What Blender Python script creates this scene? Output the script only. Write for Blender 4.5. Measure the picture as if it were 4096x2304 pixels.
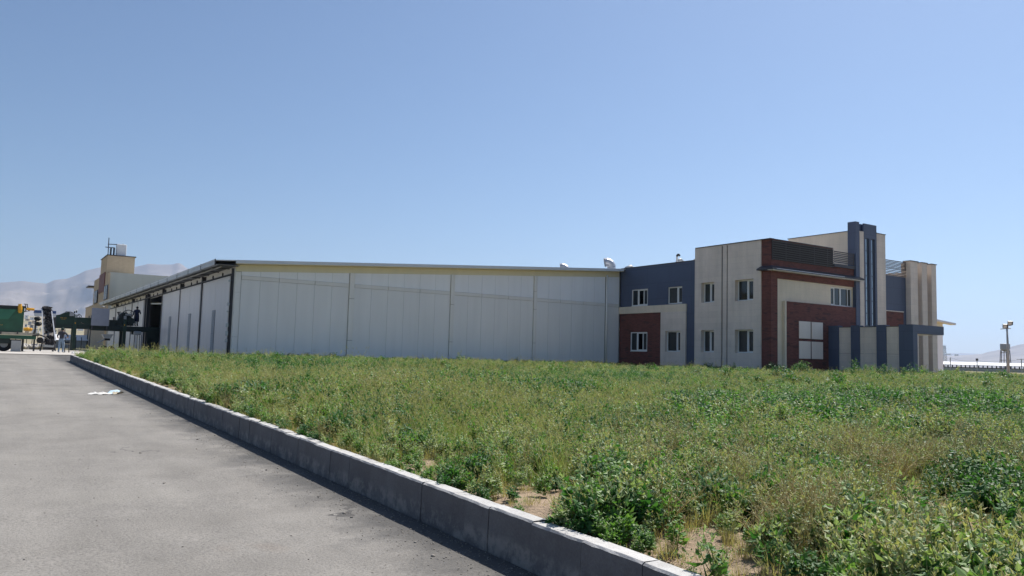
import bpy, bmesh, math, random
import numpy as np
from mathutils import Vector, Matrix, noise as mnoise

for o in list(bpy.data.objects): bpy.data.objects.remove(o, do_unlink=True)
scene = bpy.context.scene
C = scene.collection
rng = np.random.default_rng(7)
random.seed(7)
R = math.radians

# ------------------------------------------------------------------ camera
W_, H_, FPX = 4096.0, 2304.0, 3135.78
YAW, PITCH, ROLL = R(33.0535), R(4.8942), R(1.5823)
CAMZ = 1.5
_f = np.array([math.sin(YAW)*math.cos(PITCH), math.cos(YAW)*math.cos(PITCH), math.sin(PITCH)])
_r = np.array([math.cos(YAW), -math.sin(YAW), 0.0])
_u = np.cross(_r, _f)
RT = _r*math.cos(ROLL)+_u*math.sin(ROLL)
UP = -_r*math.sin(ROLL)+_u*math.cos(ROLL)
FW = _f
cam = bpy.data.cameras.new('camera'); cam_o = bpy.data.objects.new('camera', cam); C.objects.link(cam_o)
cam.sensor_width = 36.0; cam.lens = FPX/W_*36.0
cam.clip_start = 0.1; cam.clip_end = 60000
cam_o.matrix_world = Matrix(((RT[0], UP[0], -FW[0], 0), (RT[1], UP[1], -FW[1], 0), (RT[2], UP[2], -FW[2], CAMZ), (0, 0, 0, 1)))
scene.camera = cam_o

# ------------------------------------------------------------------ sky, sun, exposure
SUN_EL, SUN_AZ = R(54), R(72)          # azimuth measured from +Y towards +X
world = bpy.data.worlds.new('World'); scene.world = world; world.use_nodes = True
nt = world.node_tree; nt.nodes.clear()
wo = nt.nodes.new('ShaderNodeOutputWorld'); bg = nt.nodes.new('ShaderNodeBackground'); sk = nt.nodes.new('ShaderNodeTexSky')
sk.sky_type = 'NISHITA'; sk.sun_disc = False; sk.sun_elevation = SUN_EL; sk.sun_rotation = SUN_AZ
sk.altitude = 1200; sk.air_density = 1.15; sk.dust_density = 1.7; sk.ozone_density = 4.6
bg.inputs['Strength'].default_value = 0.066
nt.links.new(sk.outputs[0], bg.inputs[0]); nt.links.new(bg.outputs[0], wo.inputs[0])
sun = bpy.data.lights.new('sun', 'SUN'); sun.energy = 4.5; sun.angle = R(0.55); sun.color = (1.0, 0.955, 0.89)
sun_o = bpy.data.objects.new('sun', sun); C.objects.link(sun_o)
sd = Vector((math.sin(SUN_AZ)*math.cos(SUN_EL), math.cos(SUN_AZ)*math.cos(SUN_EL), math.sin(SUN_EL)))
sun_o.rotation_euler = sd.to_track_quat('Z', 'Y').to_euler(); sun_o.location = (60, 30, 80)
vs = scene.view_settings; vs.view_transform = 'Standard'; vs.look = 'None'; vs.gamma = 1.0; vs.exposure = 0.62
vs.use_curve_mapping = False
scene.cycles.use_denoising = True
scene.cycles.max_bounces = 8; scene.cycles.diffuse_bounces = 4; scene.cycles.transparent_max_bounces = 16
scene.cycles.volume_bounces = 1

# ------------------------------------------------------------------ pixel helpers (a pixel gives a direction only)
def ray(x, y): return FW+RT*((x-W_/2)/FPX)-UP*((y-H_/2)/FPX)
def onY(x, y, Y): d = ray(x, y); return d*(Y/d[1])+np.array([0, 0, CAMZ])
def onX(x, y, X): d = ray(x, y); return d*(X/d[0])+np.array([0, 0, CAMZ])
def onZ(x, y, Z): d = ray(x, y); return d*((Z-CAMZ)/d[2])+np.array([0, 0, CAMZ])
def atD(x, y, D): d = ray(x, y); return d*(D/math.hypot(d[0], d[1]))+np.array([0, 0, CAMZ])
SLOPE = 0.0128
def zroad(y): return SLOPE*np.clip(y, -40, 62)
def zfield(x, y): return SLOPE*np.clip(y, -40, 50)+0.265
def on_field(x, y):
    d = ray(x, y); t = (0.265-CAMZ)/(d[2]-SLOPE*d[1]); return d*t+np.array([0, 0, CAMZ])
def on_road(x, y):
    d = ray(x, y); t = (-CAMZ)/(d[2]-SLOPE*d[1]); return d*t+np.array([0, 0, CAMZ])

# ------------------------------------------------------------------ materials
MATS = {}
def mat(name, col, rough=0.7, metal=0.0, spec=0.5, var=0.0, vscale=3.0, bump=0.0, bscale=40.0, build=None, coat=0.0):
    if name in MATS: return MATS[name]
    m = bpy.data.materials.new(name); m.use_nodes = True; MATS[name] = m
    n = m.node_tree.nodes; l = m.node_tree.links; b = n['Principled BSDF']
    b.inputs['Base Color'].default_value = (*col, 1); b.inputs['Roughness'].default_value = rough
    b.inputs['Metallic'].default_value = metal; b.inputs['Specular IOR Level'].default_value = spec
    b.inputs['Coat Weight'].default_value = coat
    tc = n.new('ShaderNodeTexCoord'); geo = n.new('ShaderNodeNewGeometry')
    if var > 0:
        t = n.new('ShaderNodeTexNoise'); t.inputs['Scale'].default_value = vscale; t.inputs['Detail'].default_value = 7; t.inputs['Roughness'].default_value = 0.62
        l.new(geo.outputs['Position'], t.inputs['Vector'])
        r = n.new('ShaderNodeMapRange'); r.inputs['From Min'].default_value = 0.3; r.inputs['From Max'].default_value = 0.7
        r.inputs['To Min'].default_value = 1-var; r.inputs['To Max'].default_value = 1+var
        l.new(t.outputs[0], r.inputs['Value'])
        x = n.new('ShaderNodeMix'); x.data_type = 'RGBA'; x.blend_type = 'MULTIPLY'; x.inputs[0].default_value = 1
        x.inputs[6].default_value = (*col, 1); l.new(r.outputs[0], x.inputs[7]); l.new(x.outputs[2], b.inputs['Base Color'])
    if bump > 0:
        t2 = n.new('ShaderNodeTexNoise'); t2.inputs['Scale'].default_value = bscale; t2.inputs['Detail'].default_value = 5
        l.new(geo.outputs['Position'], t2.inputs['Vector'])
        bp = n.new('ShaderNodeBump'); bp.inputs['Strength'].default_value = bump; bp.inputs['Distance'].default_value = 0.02
        l.new(t2.outputs[0], bp.inputs['Height']); l.new(bp.outputs[0], b.inputs['Normal'])
    if build: build(m, n, l, b, geo)
    return m
def N(n, typ, **kw):
    x = n.new(typ)
    for k, v in kw.items():
        if k.startswith('i_'): x.inputs[k[2:].replace('_', ' ')].default_value = v
        else: setattr(x, k, v)
    return x
def mixcol(n, l, fac, a, b, blend='MIX'):
    x = n.new('ShaderNodeMix'); x.data_type = 'RGBA'; x.blend_type = blend
    for s, v in ((0, fac), (6, a), (7, b)):
        if isinstance(v, (int, float)): x.inputs[s].default_value = v
        elif isinstance(v, tuple): x.inputs[s].default_value = (*v, 1)
        else: l.new(v, x.inputs[s])
    return x.outputs[2]
def ramp(n, l, v, stops):
    r = n.new('ShaderNodeValToRGB'); e = r.color_ramp.elements
    while len(e) < len(stops): e.new(0.5)
    for el, (p, c) in zip(e, stops):
        el.position = p; el.color = (*c, 1) if isinstance(c, tuple) else (c, c, c, 1)
    l.new(v, r.inputs[0]); return r.outputs[0]
def noise_out(n, l, geo, scale, detail=6, rough=0.6, vec=None):
    t = N(n, 'ShaderNodeTexNoise'); t.inputs['Scale'].default_value = scale; t.inputs['Detail'].default_value = detail; t.inputs['Roughness'].default_value = rough
    l.new(vec if vec is not None else geo.outputs['Position'], t.inputs['Vector']); return t.outputs[0]
def mapped(n, l, geo, scale, rot=(0, 0, 0)):
    mp = n.new('ShaderNodeMapping'); mp.inputs['Scale'].default_value = scale; mp.inputs['Rotation'].default_value = rot
    l.new(geo.outputs['Position'], mp.inputs['Vector']); return mp.outputs[0]

def b_asphalt(m, n, l, b, geo):
    big = noise_out(n, l, geo, 0.35, 8, 0.62); mid = noise_out(n, l, geo, 2.2, 6); fine = noise_out(n, l, geo, 55, 4, 0.7)
    streak = noise_out(n, l, geo, 1.0, 6, 0.6, mapped(n, l, geo, (1.6, 0.16, 1)))
    c = ramp(n, l, big, [(0.3, (0.215, 0.198, 0.174)), (0.52, (0.272, 0.253, 0.226)), (0.75, (0.32, 0.298, 0.26))])
    c = mixcol(n, l, 0.55, c, ramp(n, l, streak, [(0.3, 0.62), (0.7, 1.0)]), 'MULTIPLY')
    c = mixcol(n, l, 0.55, c, ramp(n, l, mid, [(0.3, 0.7), (0.65, 1.0)]), 'MULTIPLY')
    c = mixcol(n, l, 0.8, c, ramp(n, l, fine, [(0.32, 0.45), (0.5, 0.95), (0.7, 1.25)]), 'MULTIPLY')
    # dark gravelly strip along the kerb, coloured darker to deepen the kerb's shadow
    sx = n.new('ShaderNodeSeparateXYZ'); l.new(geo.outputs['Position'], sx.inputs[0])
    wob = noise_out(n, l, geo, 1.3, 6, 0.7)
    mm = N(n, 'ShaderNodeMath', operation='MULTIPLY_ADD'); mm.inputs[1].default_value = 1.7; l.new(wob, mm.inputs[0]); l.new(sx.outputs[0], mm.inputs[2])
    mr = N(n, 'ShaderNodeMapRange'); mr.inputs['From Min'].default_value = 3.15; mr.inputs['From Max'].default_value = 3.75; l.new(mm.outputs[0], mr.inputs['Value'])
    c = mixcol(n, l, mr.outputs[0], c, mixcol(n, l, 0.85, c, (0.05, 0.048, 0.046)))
    # scattered rusty/earth stains
    st = noise_out(n, l, geo, 0.9, 3, 0.5, mapped(n, l, geo, (1, 0.6, 1)))
    stf = ramp(n, l, st, [(0.67, 0.0), (0.74, 0.4)])
    c = mixcol(n, l, stf, c, (0.16, 0.11, 0.075))
    cr = N(n, 'ShaderNodeTexVoronoi', feature='DISTANCE_TO_EDGE'); cr.inputs['Scale'].default_value = 0.32
    dst = n.new('ShaderNodeVectorMath'); dst.operation = 'MULTIPLY_ADD'
    nz = N(n, 'ShaderNodeTexNoise'); nz.inputs['Scale'].default_value = 0.9; nz.inputs['Detail'].default_value = 5; l.new(geo.outputs['Position'], nz.inputs['Vector'])
    l.new(nz.outputs['Color'], dst.inputs[0]); dst.inputs[1].default_value = (2.2, 2.2, 0); l.new(geo.outputs['Position'], dst.inputs[2])
    l.new(dst.outputs[0], cr.inputs['Vector'])
    brk = noise_out(n, l, geo, 0.5, 2)
    mk = N(n, 'ShaderNodeMath', operation='LESS_THAN'); l.new(cr.outputs['Distance'], mk.inputs[0]); mk.inputs[1].default_value = 0.0045
    mb = N(n, 'ShaderNodeMath', operation='GREATER_THAN'); l.new(brk, mb.inputs[0]); mb.inputs[1].default_value = 0.62
    mc = N(n, 'ShaderNodeMath', operation='MULTIPLY'); l.new(mk.outputs[0], mc.inputs[0]); l.new(mb.outputs[0], mc.inputs[1])
    c = mixcol(n, l, mc.outputs[0], c, (0.07, 0.065, 0.06))
    l.new(c, b.inputs['Base Color'])
    bp = n.new('ShaderNodeBump'); bp.inputs['Strength'].default_value = 0.55; bp.inputs['Distance'].default_value = 0.012
    l.new(fine, bp.inputs['Height']); l.new(bp.outputs[0], b.inputs['Normal'])
def b_soil(m, n, l, b, geo):
    big = noise_out(n, l, geo, 0.5, 8, 0.65); fine = noise_out(n, l, geo, 22, 6, 0.7)
    c = ramp(n, l, big, [(0.3, (0.27, 0.19, 0.12)), (0.55, (0.40, 0.295, 0.20)), (0.75, (0.47, 0.36, 0.26))])
    c = mixcol(n, l, 0.7, c, ramp(n, l, fine, [(0.3, 0.45), (0.55, 1.0), (0.7, 1.15)]), 'MULTIPLY')
    l.new(c, b.inputs['Base Color'])
    bp = n.new('ShaderNodeBump'); bp.inputs['Strength'].default_value = 0.9; bp.inputs['Distance'].default_value = 0.04
    l.new(fine, bp.inputs['Height']); l.new(bp.outputs[0], b.inputs['Normal'])
def b_plain(m, n, l, b, geo):
    big = noise_out(n, l, geo, 0.004, 8, 0.6); mid = noise_out(n, l, geo, 0.06, 6)
    c = ramp(n, l, big, [(0.35, (0.17, 0.17, 0.08)), (0.5, (0.30, 0.25, 0.15)), (0.65, (0.36, 0.29, 0.19))])
    c = mixcol(n, l, 0.5, c, ramp(n, l, mid, [(0.3, 0.6), (0.7, 1.1)]), 'MULTIPLY')
    l.new(c, b.inputs['Base Color'])
def b_mount(m, n, l, b, geo):
    big = noise_out(n, l, geo, 0.0016, 10, 0.62); v = noise_out(n, l, geo, 0.006, 8, 0.7)
    c = ramp(n, l, big, [(0.3, (0.19, 0.155, 0.135)), (0.5, (0.25, 0.21, 0.18)), (0.7, (0.31, 0.265, 0.225))])
    c = mixcol(n, l, 0.4, c, ramp(n, l, v, [(0.35, 0.55), (0.65, 1.1)]), 'MULTIPLY')
    l.new(c, b.inputs['Base Color'])
def b_brick(m, n, l, b, geo):
    sx = n.new('ShaderNodeSeparateXYZ'); l.new(geo.outputs['Position'], sx.inputs[0])
    ad = N(n, 'ShaderNodeMath', operation='ADD'); l.new(sx.outputs[0], ad.inputs[0]); l.new(sx.outputs[1], ad.inputs[1])
    cb = n.new('ShaderNodeCombineXYZ'); l.new(ad.outputs[0], cb.inputs[0]); l.new(sx.outputs[2], cb.inputs[1])
    br = n.new('ShaderNodeTexBrick'); l.new(cb.outputs[0], br.inputs['Vector'])
    br.inputs['Scale'].default_value = 1.0; br.inputs['Brick Width'].default_value = 0.30; br.inputs['Row Height'].default_value = 0.075
    br.inputs['Mortar Size'].default_value = 0.006; br.inputs['Color1'].default_value = (0.20, 0.066, 0.052, 1); br.inputs['Color2'].default_value = (0.13, 0.043, 0.036, 1)
    br.inputs['Mortar'].default_value = (0.11, 0.055, 0.045, 1); br.inputs['Bias'].default_value = -0.2
    # a few over-burnt bricks
    vo = N(n, 'ShaderNodeTexVoronoi', feature='F1'); mp = n.new('ShaderNodeMapping'); mp.inputs['Scale'].default_value = (2.2, 9, 1)
    l.new(cb.outputs[0], mp.inputs[0]); l.new(mp.outputs[0], vo.inputs['Vector']); vo.inputs['Scale'].default_value = 1.0
    sp = n.new('ShaderNodeSeparateColor'); l.new(vo.outputs['Color'], sp.inputs[0])
    gt = N(n, 'ShaderNodeMath', operation='GREATER_THAN'); gt.inputs[1].default_value = 0.9; l.new(sp.outputs[0], gt.inputs[0])
    nf = N(n, 'ShaderNodeMath', operation='MULTIPLY'); nf.inputs[1].default_value = 0.55; l.new(gt.outputs[0], nf.inputs[0])
    c = mixcol(n, l, nf.outputs[0], br.outputs['Color'], (0.05, 0.03, 0.032))
    lo = noise_out(n, l, geo, 0.8, 6); c = mixcol(n, l, 0.5, c, ramp(n, l, lo, [(0.3, 0.7), (0.7, 1.15)]), 'MULTIPLY')
    l.new(c, b.inputs['Base Color'])
    bp = n.new('ShaderNodeBump'); bp.inputs['Strength'].default_value = 0.6; bp.inputs['Distance'].default_value = 0.01; bp.invert = True
    l.new(br.outputs['Fac'], bp.inputs['Height']); l.new(bp.outputs[0], b.inputs['Normal'])
def tile_builder(c1, c2, mort, bw, rh, ms, streak=0.25):
    def f(m, n, l, b, geo):
        sx = n.new('ShaderNodeSeparateXYZ'); l.new(geo.outputs['Position'], sx.inputs[0])
        ad = N(n, 'ShaderNodeMath', operation='ADD'); l.new(sx.outputs[0], ad.inputs[0]); l.new(sx.outputs[1], ad.inputs[1])
        cb = n.new('ShaderNodeCombineXYZ'); l.new(ad.outputs[0], cb.inputs[0]); l.new(sx.outputs[2], cb.inputs[1])
        br = n.new('ShaderNodeTexBrick'); l.new(cb.outputs[0], br.inputs['Vector'])
        br.inputs['Scale'].default_value = 1.0; br.inputs['Brick Width'].default_value = bw; br.inputs['Row Height'].default_value = rh
        br.inputs['Mortar Size'].default_value = ms; br.inputs['Color1'].default_value = (*c1, 1); br.inputs['Color2'].default_value = (*c2, 1); br.inputs['Mortar'].default_value = (*mort, 1)
        lo = noise_out(n, l, geo, 0.55, 7, 0.62); st = noise_out(n, l, geo, 1.0, 6, 0.6, mapped(n, l, geo, (2.2, 2.2, 0.16)))
        c = mixcol(n, l, streak, br.outputs['Color'], ramp(n, l, lo, [(0.3, 0.65), (0.7, 1.15)]), 'MULTIPLY')
        c = mixcol(n, l, streak, c, ramp(n, l, st, [(0.3, 0.7), (0.65, 1.1)]), 'MULTIPLY')
        l.new(c, b.inputs['Base Color'])
    return f
def streak_builder(col, amt=0.3):
    def f(m, n, l, b, geo):
        st = noise_out(n, l, geo, 1.0, 7, 0.6, mapped(n, l, geo, (1.7, 1.7, 0.12))); lo = noise_out(n, l, geo, 0.3, 6)
        c = mixcol(n, l, amt, col, ramp(n, l, st, [(0.3, 0.6), (0.66, 1.12)]), 'MULTIPLY')
        c = mixcol(n, l, amt, c, ramp(n, l, lo, [(0.3, 0.75), (0.7, 1.1)]), 'MULTIPLY')
        l.new(c, b.inputs['Base Color'])
    return f
def b_kerb(m, n, l, b, geo):
    oi = n.new('ShaderNodeObjectInfo'); lo = noise_out(n, l, geo, 2.5, 8, 0.7); fi = noise_out(n, l, geo, 60, 4, 0.7)
    c = ramp(n, l, lo, [(0.3, (0.42, 0.40, 0.38)), (0.6, (0.56, 0.55, 0.53)), (0.75, (0.62, 0.61, 0.58))])
    c = mixcol(n, l, 0.5, c, ramp(n, l, fi, [(0.3, 0.6), (0.65, 1.1)]), 'MULTIPLY')
    c = mixcol(n, l, 0.3, c, ramp(n, l, oi.outputs['Random'], [(0.0, 0.65), (1.0, 1.15)]), 'MULTIPLY')
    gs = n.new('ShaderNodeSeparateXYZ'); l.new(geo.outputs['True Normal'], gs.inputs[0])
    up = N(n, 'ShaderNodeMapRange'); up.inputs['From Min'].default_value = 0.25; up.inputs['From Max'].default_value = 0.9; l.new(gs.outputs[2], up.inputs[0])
    c = mixcol(n, l, up.outputs[0], mixcol(n, l, 1.0, c, (0.29, 0.285, 0.30), 'MULTIPLY'), c)  # darkens all but upward faces in the colour, to deepen the kerb's shade
    # lime bloom low on the face
    sx = n.new('ShaderNodeSeparateXYZ'); tc = n.new('ShaderNodeTexCoord'); l.new(tc.outputs['Object'], sx.inputs[0])
    pk = noise_out(n, l, geo, 5, 6, 0.7)
    mr = N(n, 'ShaderNodeMapRange'); mr.inputs['From Min'].default_value = 0.17; mr.inputs['From Max'].default_value = 0.11; l.new(sx.outputs[2], mr.inputs[0])
    mu = N(n, 'ShaderNodeMath', operation='MULTIPLY'); l.new(mr.outputs[0], mu.inputs[0]); l.new(ramp(n, l, pk, [(0.46, 0.0), (0.58, 0.8)]), mu.inputs[1])
    c = mixcol(n, l, mu.outputs[0], c, (0.27, 0.255, 0.235))
    l.new(c, b.inputs['Base Color'])
    bp = n.new('ShaderNodeBump'); bp.inputs['Strength'].default_value = 0.5; bp.inputs['Distance'].default_value = 0.008; l.new(fi, bp.inputs['Height']); l.new(bp.outputs[0], b.inputs['Normal'])

def leafmat(name, c1, c2, trans=0.35, rough=0.5, ctr=None):
    m = bpy.data.materials.new(name); m.use_nodes = True; MATS[name] = m
    n = m.node_tree.nodes; l = m.node_tree.links; n.clear()
    out = n.new('ShaderNodeOutputMaterial'); p = n.new('ShaderNodeBsdfPrincipled'); t = n.new('ShaderNodeBsdfTranslucent'); mx = n.new('ShaderNodeMixShader')
    oi = n.new('ShaderNodeObjectInfo'); geo = n.new('ShaderNodeNewGeometry')
    isl = n.new('ShaderNodeMath'); isl.operation = 'ADD'; l.new(oi.outputs['Random'], isl.inputs[0]); l.new(geo.outputs['Random Per Island'], isl.inputs[1])
    fr = n.new('ShaderNodeMath'); fr.operation = 'FRACT'; l.new(isl.outputs[0], fr.inputs[0])
    c = mixcol(n, l, fr.outputs[0], c1, c2)
    l.new(c, p.inputs['Base Color']); p.inputs['Roughness'].default_value = rough; p.inputs['Specular IOR Level'].default_value = 0.4
    tcol = mixcol(n, l, 1.0, c, (1.0, 1.25, 0.55), 'MULTIPLY')
    l.new(tcol, t.inputs['Color']); mx.inputs[0].default_value = trans
    l.new(p.outputs[0], mx.inputs[1]); l.new(t.outputs[0], mx.inputs[2]); l.new(mx.outputs[0], out.inputs[0])
    return m

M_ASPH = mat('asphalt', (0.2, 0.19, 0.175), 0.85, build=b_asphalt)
M_SOIL = mat('sandy_soil', (0.4, 0.3, 0.2), 0.95, build=b_soil)
M_PLAIN = mat('dry_plain', (0.3, 0.25, 0.15), 0.95, build=b_plain)
M_MOUNT = mat('bare_mountain', (0.23, 0.18, 0.14), 0.95, build=b_mount)
M_CONC = mat('concrete', (0.46, 0.43, 0.39), 0.85, var=0.18, vscale=1.5, bump=0.2)
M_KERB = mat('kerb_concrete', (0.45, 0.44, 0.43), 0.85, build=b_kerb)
M_MORTAR = mat('kerb_mortar', (0.42, 0.36, 0.31), 0.9, var=0.2, vscale=8)
M_BRICK = mat('dark_red_brick', (0.18, 0.06, 0.05), 0.8, build=b_brick)
M_BEIGE = mat('beige_stone', (0.5, 0.45, 0.42), 0.75, build=tile_builder((0.80, 0.70, 0.615), (0.75, 0.655, 0.58), (0.63, 0.56, 0.505), 1.2, 0.42, 0.006, 0.35))
M_CREAM = mat('cream_stone', (0.6, 0.53, 0.44), 0.75, build=tile_builder((0.82, 0.71, 0.565), (0.78, 0.675, 0.54), (0.69, 0.60, 0.49), 1.2, 0.42, 0.004))
M_PINK = mat('pale_panel', (0.56, 0.51, 0.49), 0.6, build=streak_builder((0.88, 0.77, 0.69), 0.2))
M_BLUE = mat('slate_blue_cladding', (0.055, 0.07, 0.115), 0.55, build=tile_builder((0.082, 0.105, 0.172), (0.077, 0.099, 0.162), (0.035, 0.043, 0.07), 2.4, 1.25, 0.006, 0.15))
M_BLUED = mat('dark_blue_trim', (0.03, 0.04, 0.065), 0.5)
M_DARK = mat('dark_flashing', (0.035, 0.035, 0.042), 0.5, var=0.15)
M_LOUV = mat('anthracite_louvre', (0.045, 0.043, 0.052), 0.5, var=0.1)
M_PANEL = mat('grey_sandwich_panel', (0.5, 0.53, 0.54), 0.5, build=streak_builder((0.80, 0.80, 0.78), 0.14))
M_PANELU = mat('light_sandwich_panel', (0.58, 0.61, 0.645), 0.5, build=streak_builder((0.86, 0.88, 0.90), 0.12))
M_FRIEZE = mat('cream_frieze', (0.55, 0.53, 0.40), 0.6, build=streak_builder((0.74, 0.69, 0.50), 0.12))
M_TRIM = mat('panel_trim', (0.46, 0.485, 0.49), 0.5, build=streak_builder((0.78, 0.77, 0.73), 0.15))
M_SEAM = mat('panel_joint', (0.40, 0.40, 0.39), 0.8)
M_FASCIA = mat('white_metal_fascia', (0.62, 0.64, 0.66), 0.4, metal=0.0, var=0.06, vscale=0.7)
M_GUTTER = mat('galvanised_gutter', (0.42, 0.44, 0.45), 0.45, metal=0.25, var=0.12, vscale=1.2)
M_SOFF = mat('eave_soffit_sheet', (0.14, 0.145, 0.15), 0.7, var=0.2, vscale=1.5)
M_GREENM = mat('machine_bottle_green', (0.008, 0.034, 0.021), 0.45, var=0.3, vscale=1.5)
M_VENT = mat('vent_grey', (0.32, 0.325, 0.34), 0.6)  # plain mid grey of the plate behind the vent louvres
M_ROOF = mat('roof_sheet', (0.6, 0.61, 0.62), 0.45, var=0.05)
M_STEEL = mat('galvanised_steel', (0.46, 0.47, 0.50), 0.45, metal=0.8, var=0.08, vscale=2)
M_DOORW = mat('steel_door_white', (0.55, 0.56, 0.58), 0.42, build=streak_builder((0.66, 0.64, 0.63), 0.14))
M_INT = mat('warehouse_interior', (0.16, 0.17, 0.18), 0.8, var=0.15)
M_PVC = mat('white_window_frame', (0.78, 0.78, 0.77), 0.35)
M_GREEN = mat('green_machine_paint', (0.014, 0.085, 0.046), 0.42, var=0.25, vscale=1.5)
M_GREEND = mat('dark_green_paint', (0.006, 0.018, 0.014), 0.5, var=0.25, vscale=2)
M_GREENL = mat('light_green_paint', (0.025, 0.14, 0.08), 0.45, var=0.2, vscale=1.5)  # lighter green, used on the hopper flare
M_YEL = mat('yellow_motor_paint', (0.70, 0.36, 0.02), 0.4, var=0.15, vscale=6)
M_BLACK = mat('black_rubber', (0.016, 0.016, 0.018), 0.75, var=0.2, vscale=9)
M_MUD = mat('dark_mud', (0.022, 0.02, 0.022), 0.95, var=0.4, vscale=5, bump=0.5, bscale=15)
M_BELT = mat('dusty_belt', (0.22, 0.195, 0.175), 0.85, var=0.3, vscale=3)
M_GREYP = mat('grey_sheet_panel', (0.30, 0.31, 0.36), 0.5, var=0.08, vscale=2)
M_GREYB = mat('grey_box', (0.34, 0.35, 0.35), 0.5, var=0.1)
M_BLUEC = mat('blue_container_paint', (0.06, 0.11, 0.26), 0.5, var=0.15)
M_WHITE = mat('white_paint', (0.72, 0.72, 0.72), 0.5, var=0.06)
M_WOOD = mat('pale_timber', (0.40, 0.36, 0.28), 0.8, var=0.2, vscale=4)
M_PALE = mat('pale_render', (0.46, 0.47, 0.43), 0.8, build=streak_builder((0.46, 0.47, 0.425), 0.12))
M_SAND = mat('sand_brick', (0.55, 0.42, 0.28), 0.8, build=tile_builder((0.55, 0.43, 0.29), (0.52, 0.40, 0.27), (0.45, 0.35, 0.25), 0.5, 0.16, 0.01))
M_MAROON = mat('maroon_panel', (0.18, 0.075, 0.075), 0.7, var=0.1)
def b_glass(m, n, l, b, geo):
    oi = n.new('ShaderNodeObjectInfo'); c = mixcol(n, l, oi.outputs['Random'], (0.012, 0.016, 0.018), (0.035, 0.042, 0.048)); l.new(c, b.inputs['Base Color'])
M_GLASS = mat('window_glass', (0.02, 0.025, 0.03), 0.04, spec=0.6, build=b_glass)
M_GLASSB = mat('sky_reflecting_glass', (0.30, 0.36, 0.42), 0.08, metal=0.55, spec=0.8)
M_DGLASS = mat('dark_window', (0.012, 0.013, 0.017), 0.25, spec=0.15)
M_SKIN = mat('skin', (0.33, 0.19, 0.13), 0.55)
M_NAVY = mat('navy_coverall', (0.018, 0.022, 0.055), 0.9, var=0.2, vscale=6)
M_SHIRT = mat('charcoal_shirt', (0.05, 0.05, 0.062), 0.9, var=0.25, vscale=5)
M_JEANS = mat('pale_jeans', (0.20, 0.27, 0.36), 0.9, var=0.25, vscale=7)
M_CAP = mat('dark_green_cap', (0.02, 0.04, 0.032), 0.9)
M_PAPER = mat('white_paper', (0.52, 0.51, 0.49), 0.8)
M_PAPERB = mat('pale_blue_paper', (0.48, 0.62, 0.72), 0.7)
M_STONE = mat('pebble', (0.22, 0.2, 0.175), 0.9, var=0.4, vscale=30)
M_LAMP = mat('lamp_glass', (0.6, 0.6, 0.58), 0.2)

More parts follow.
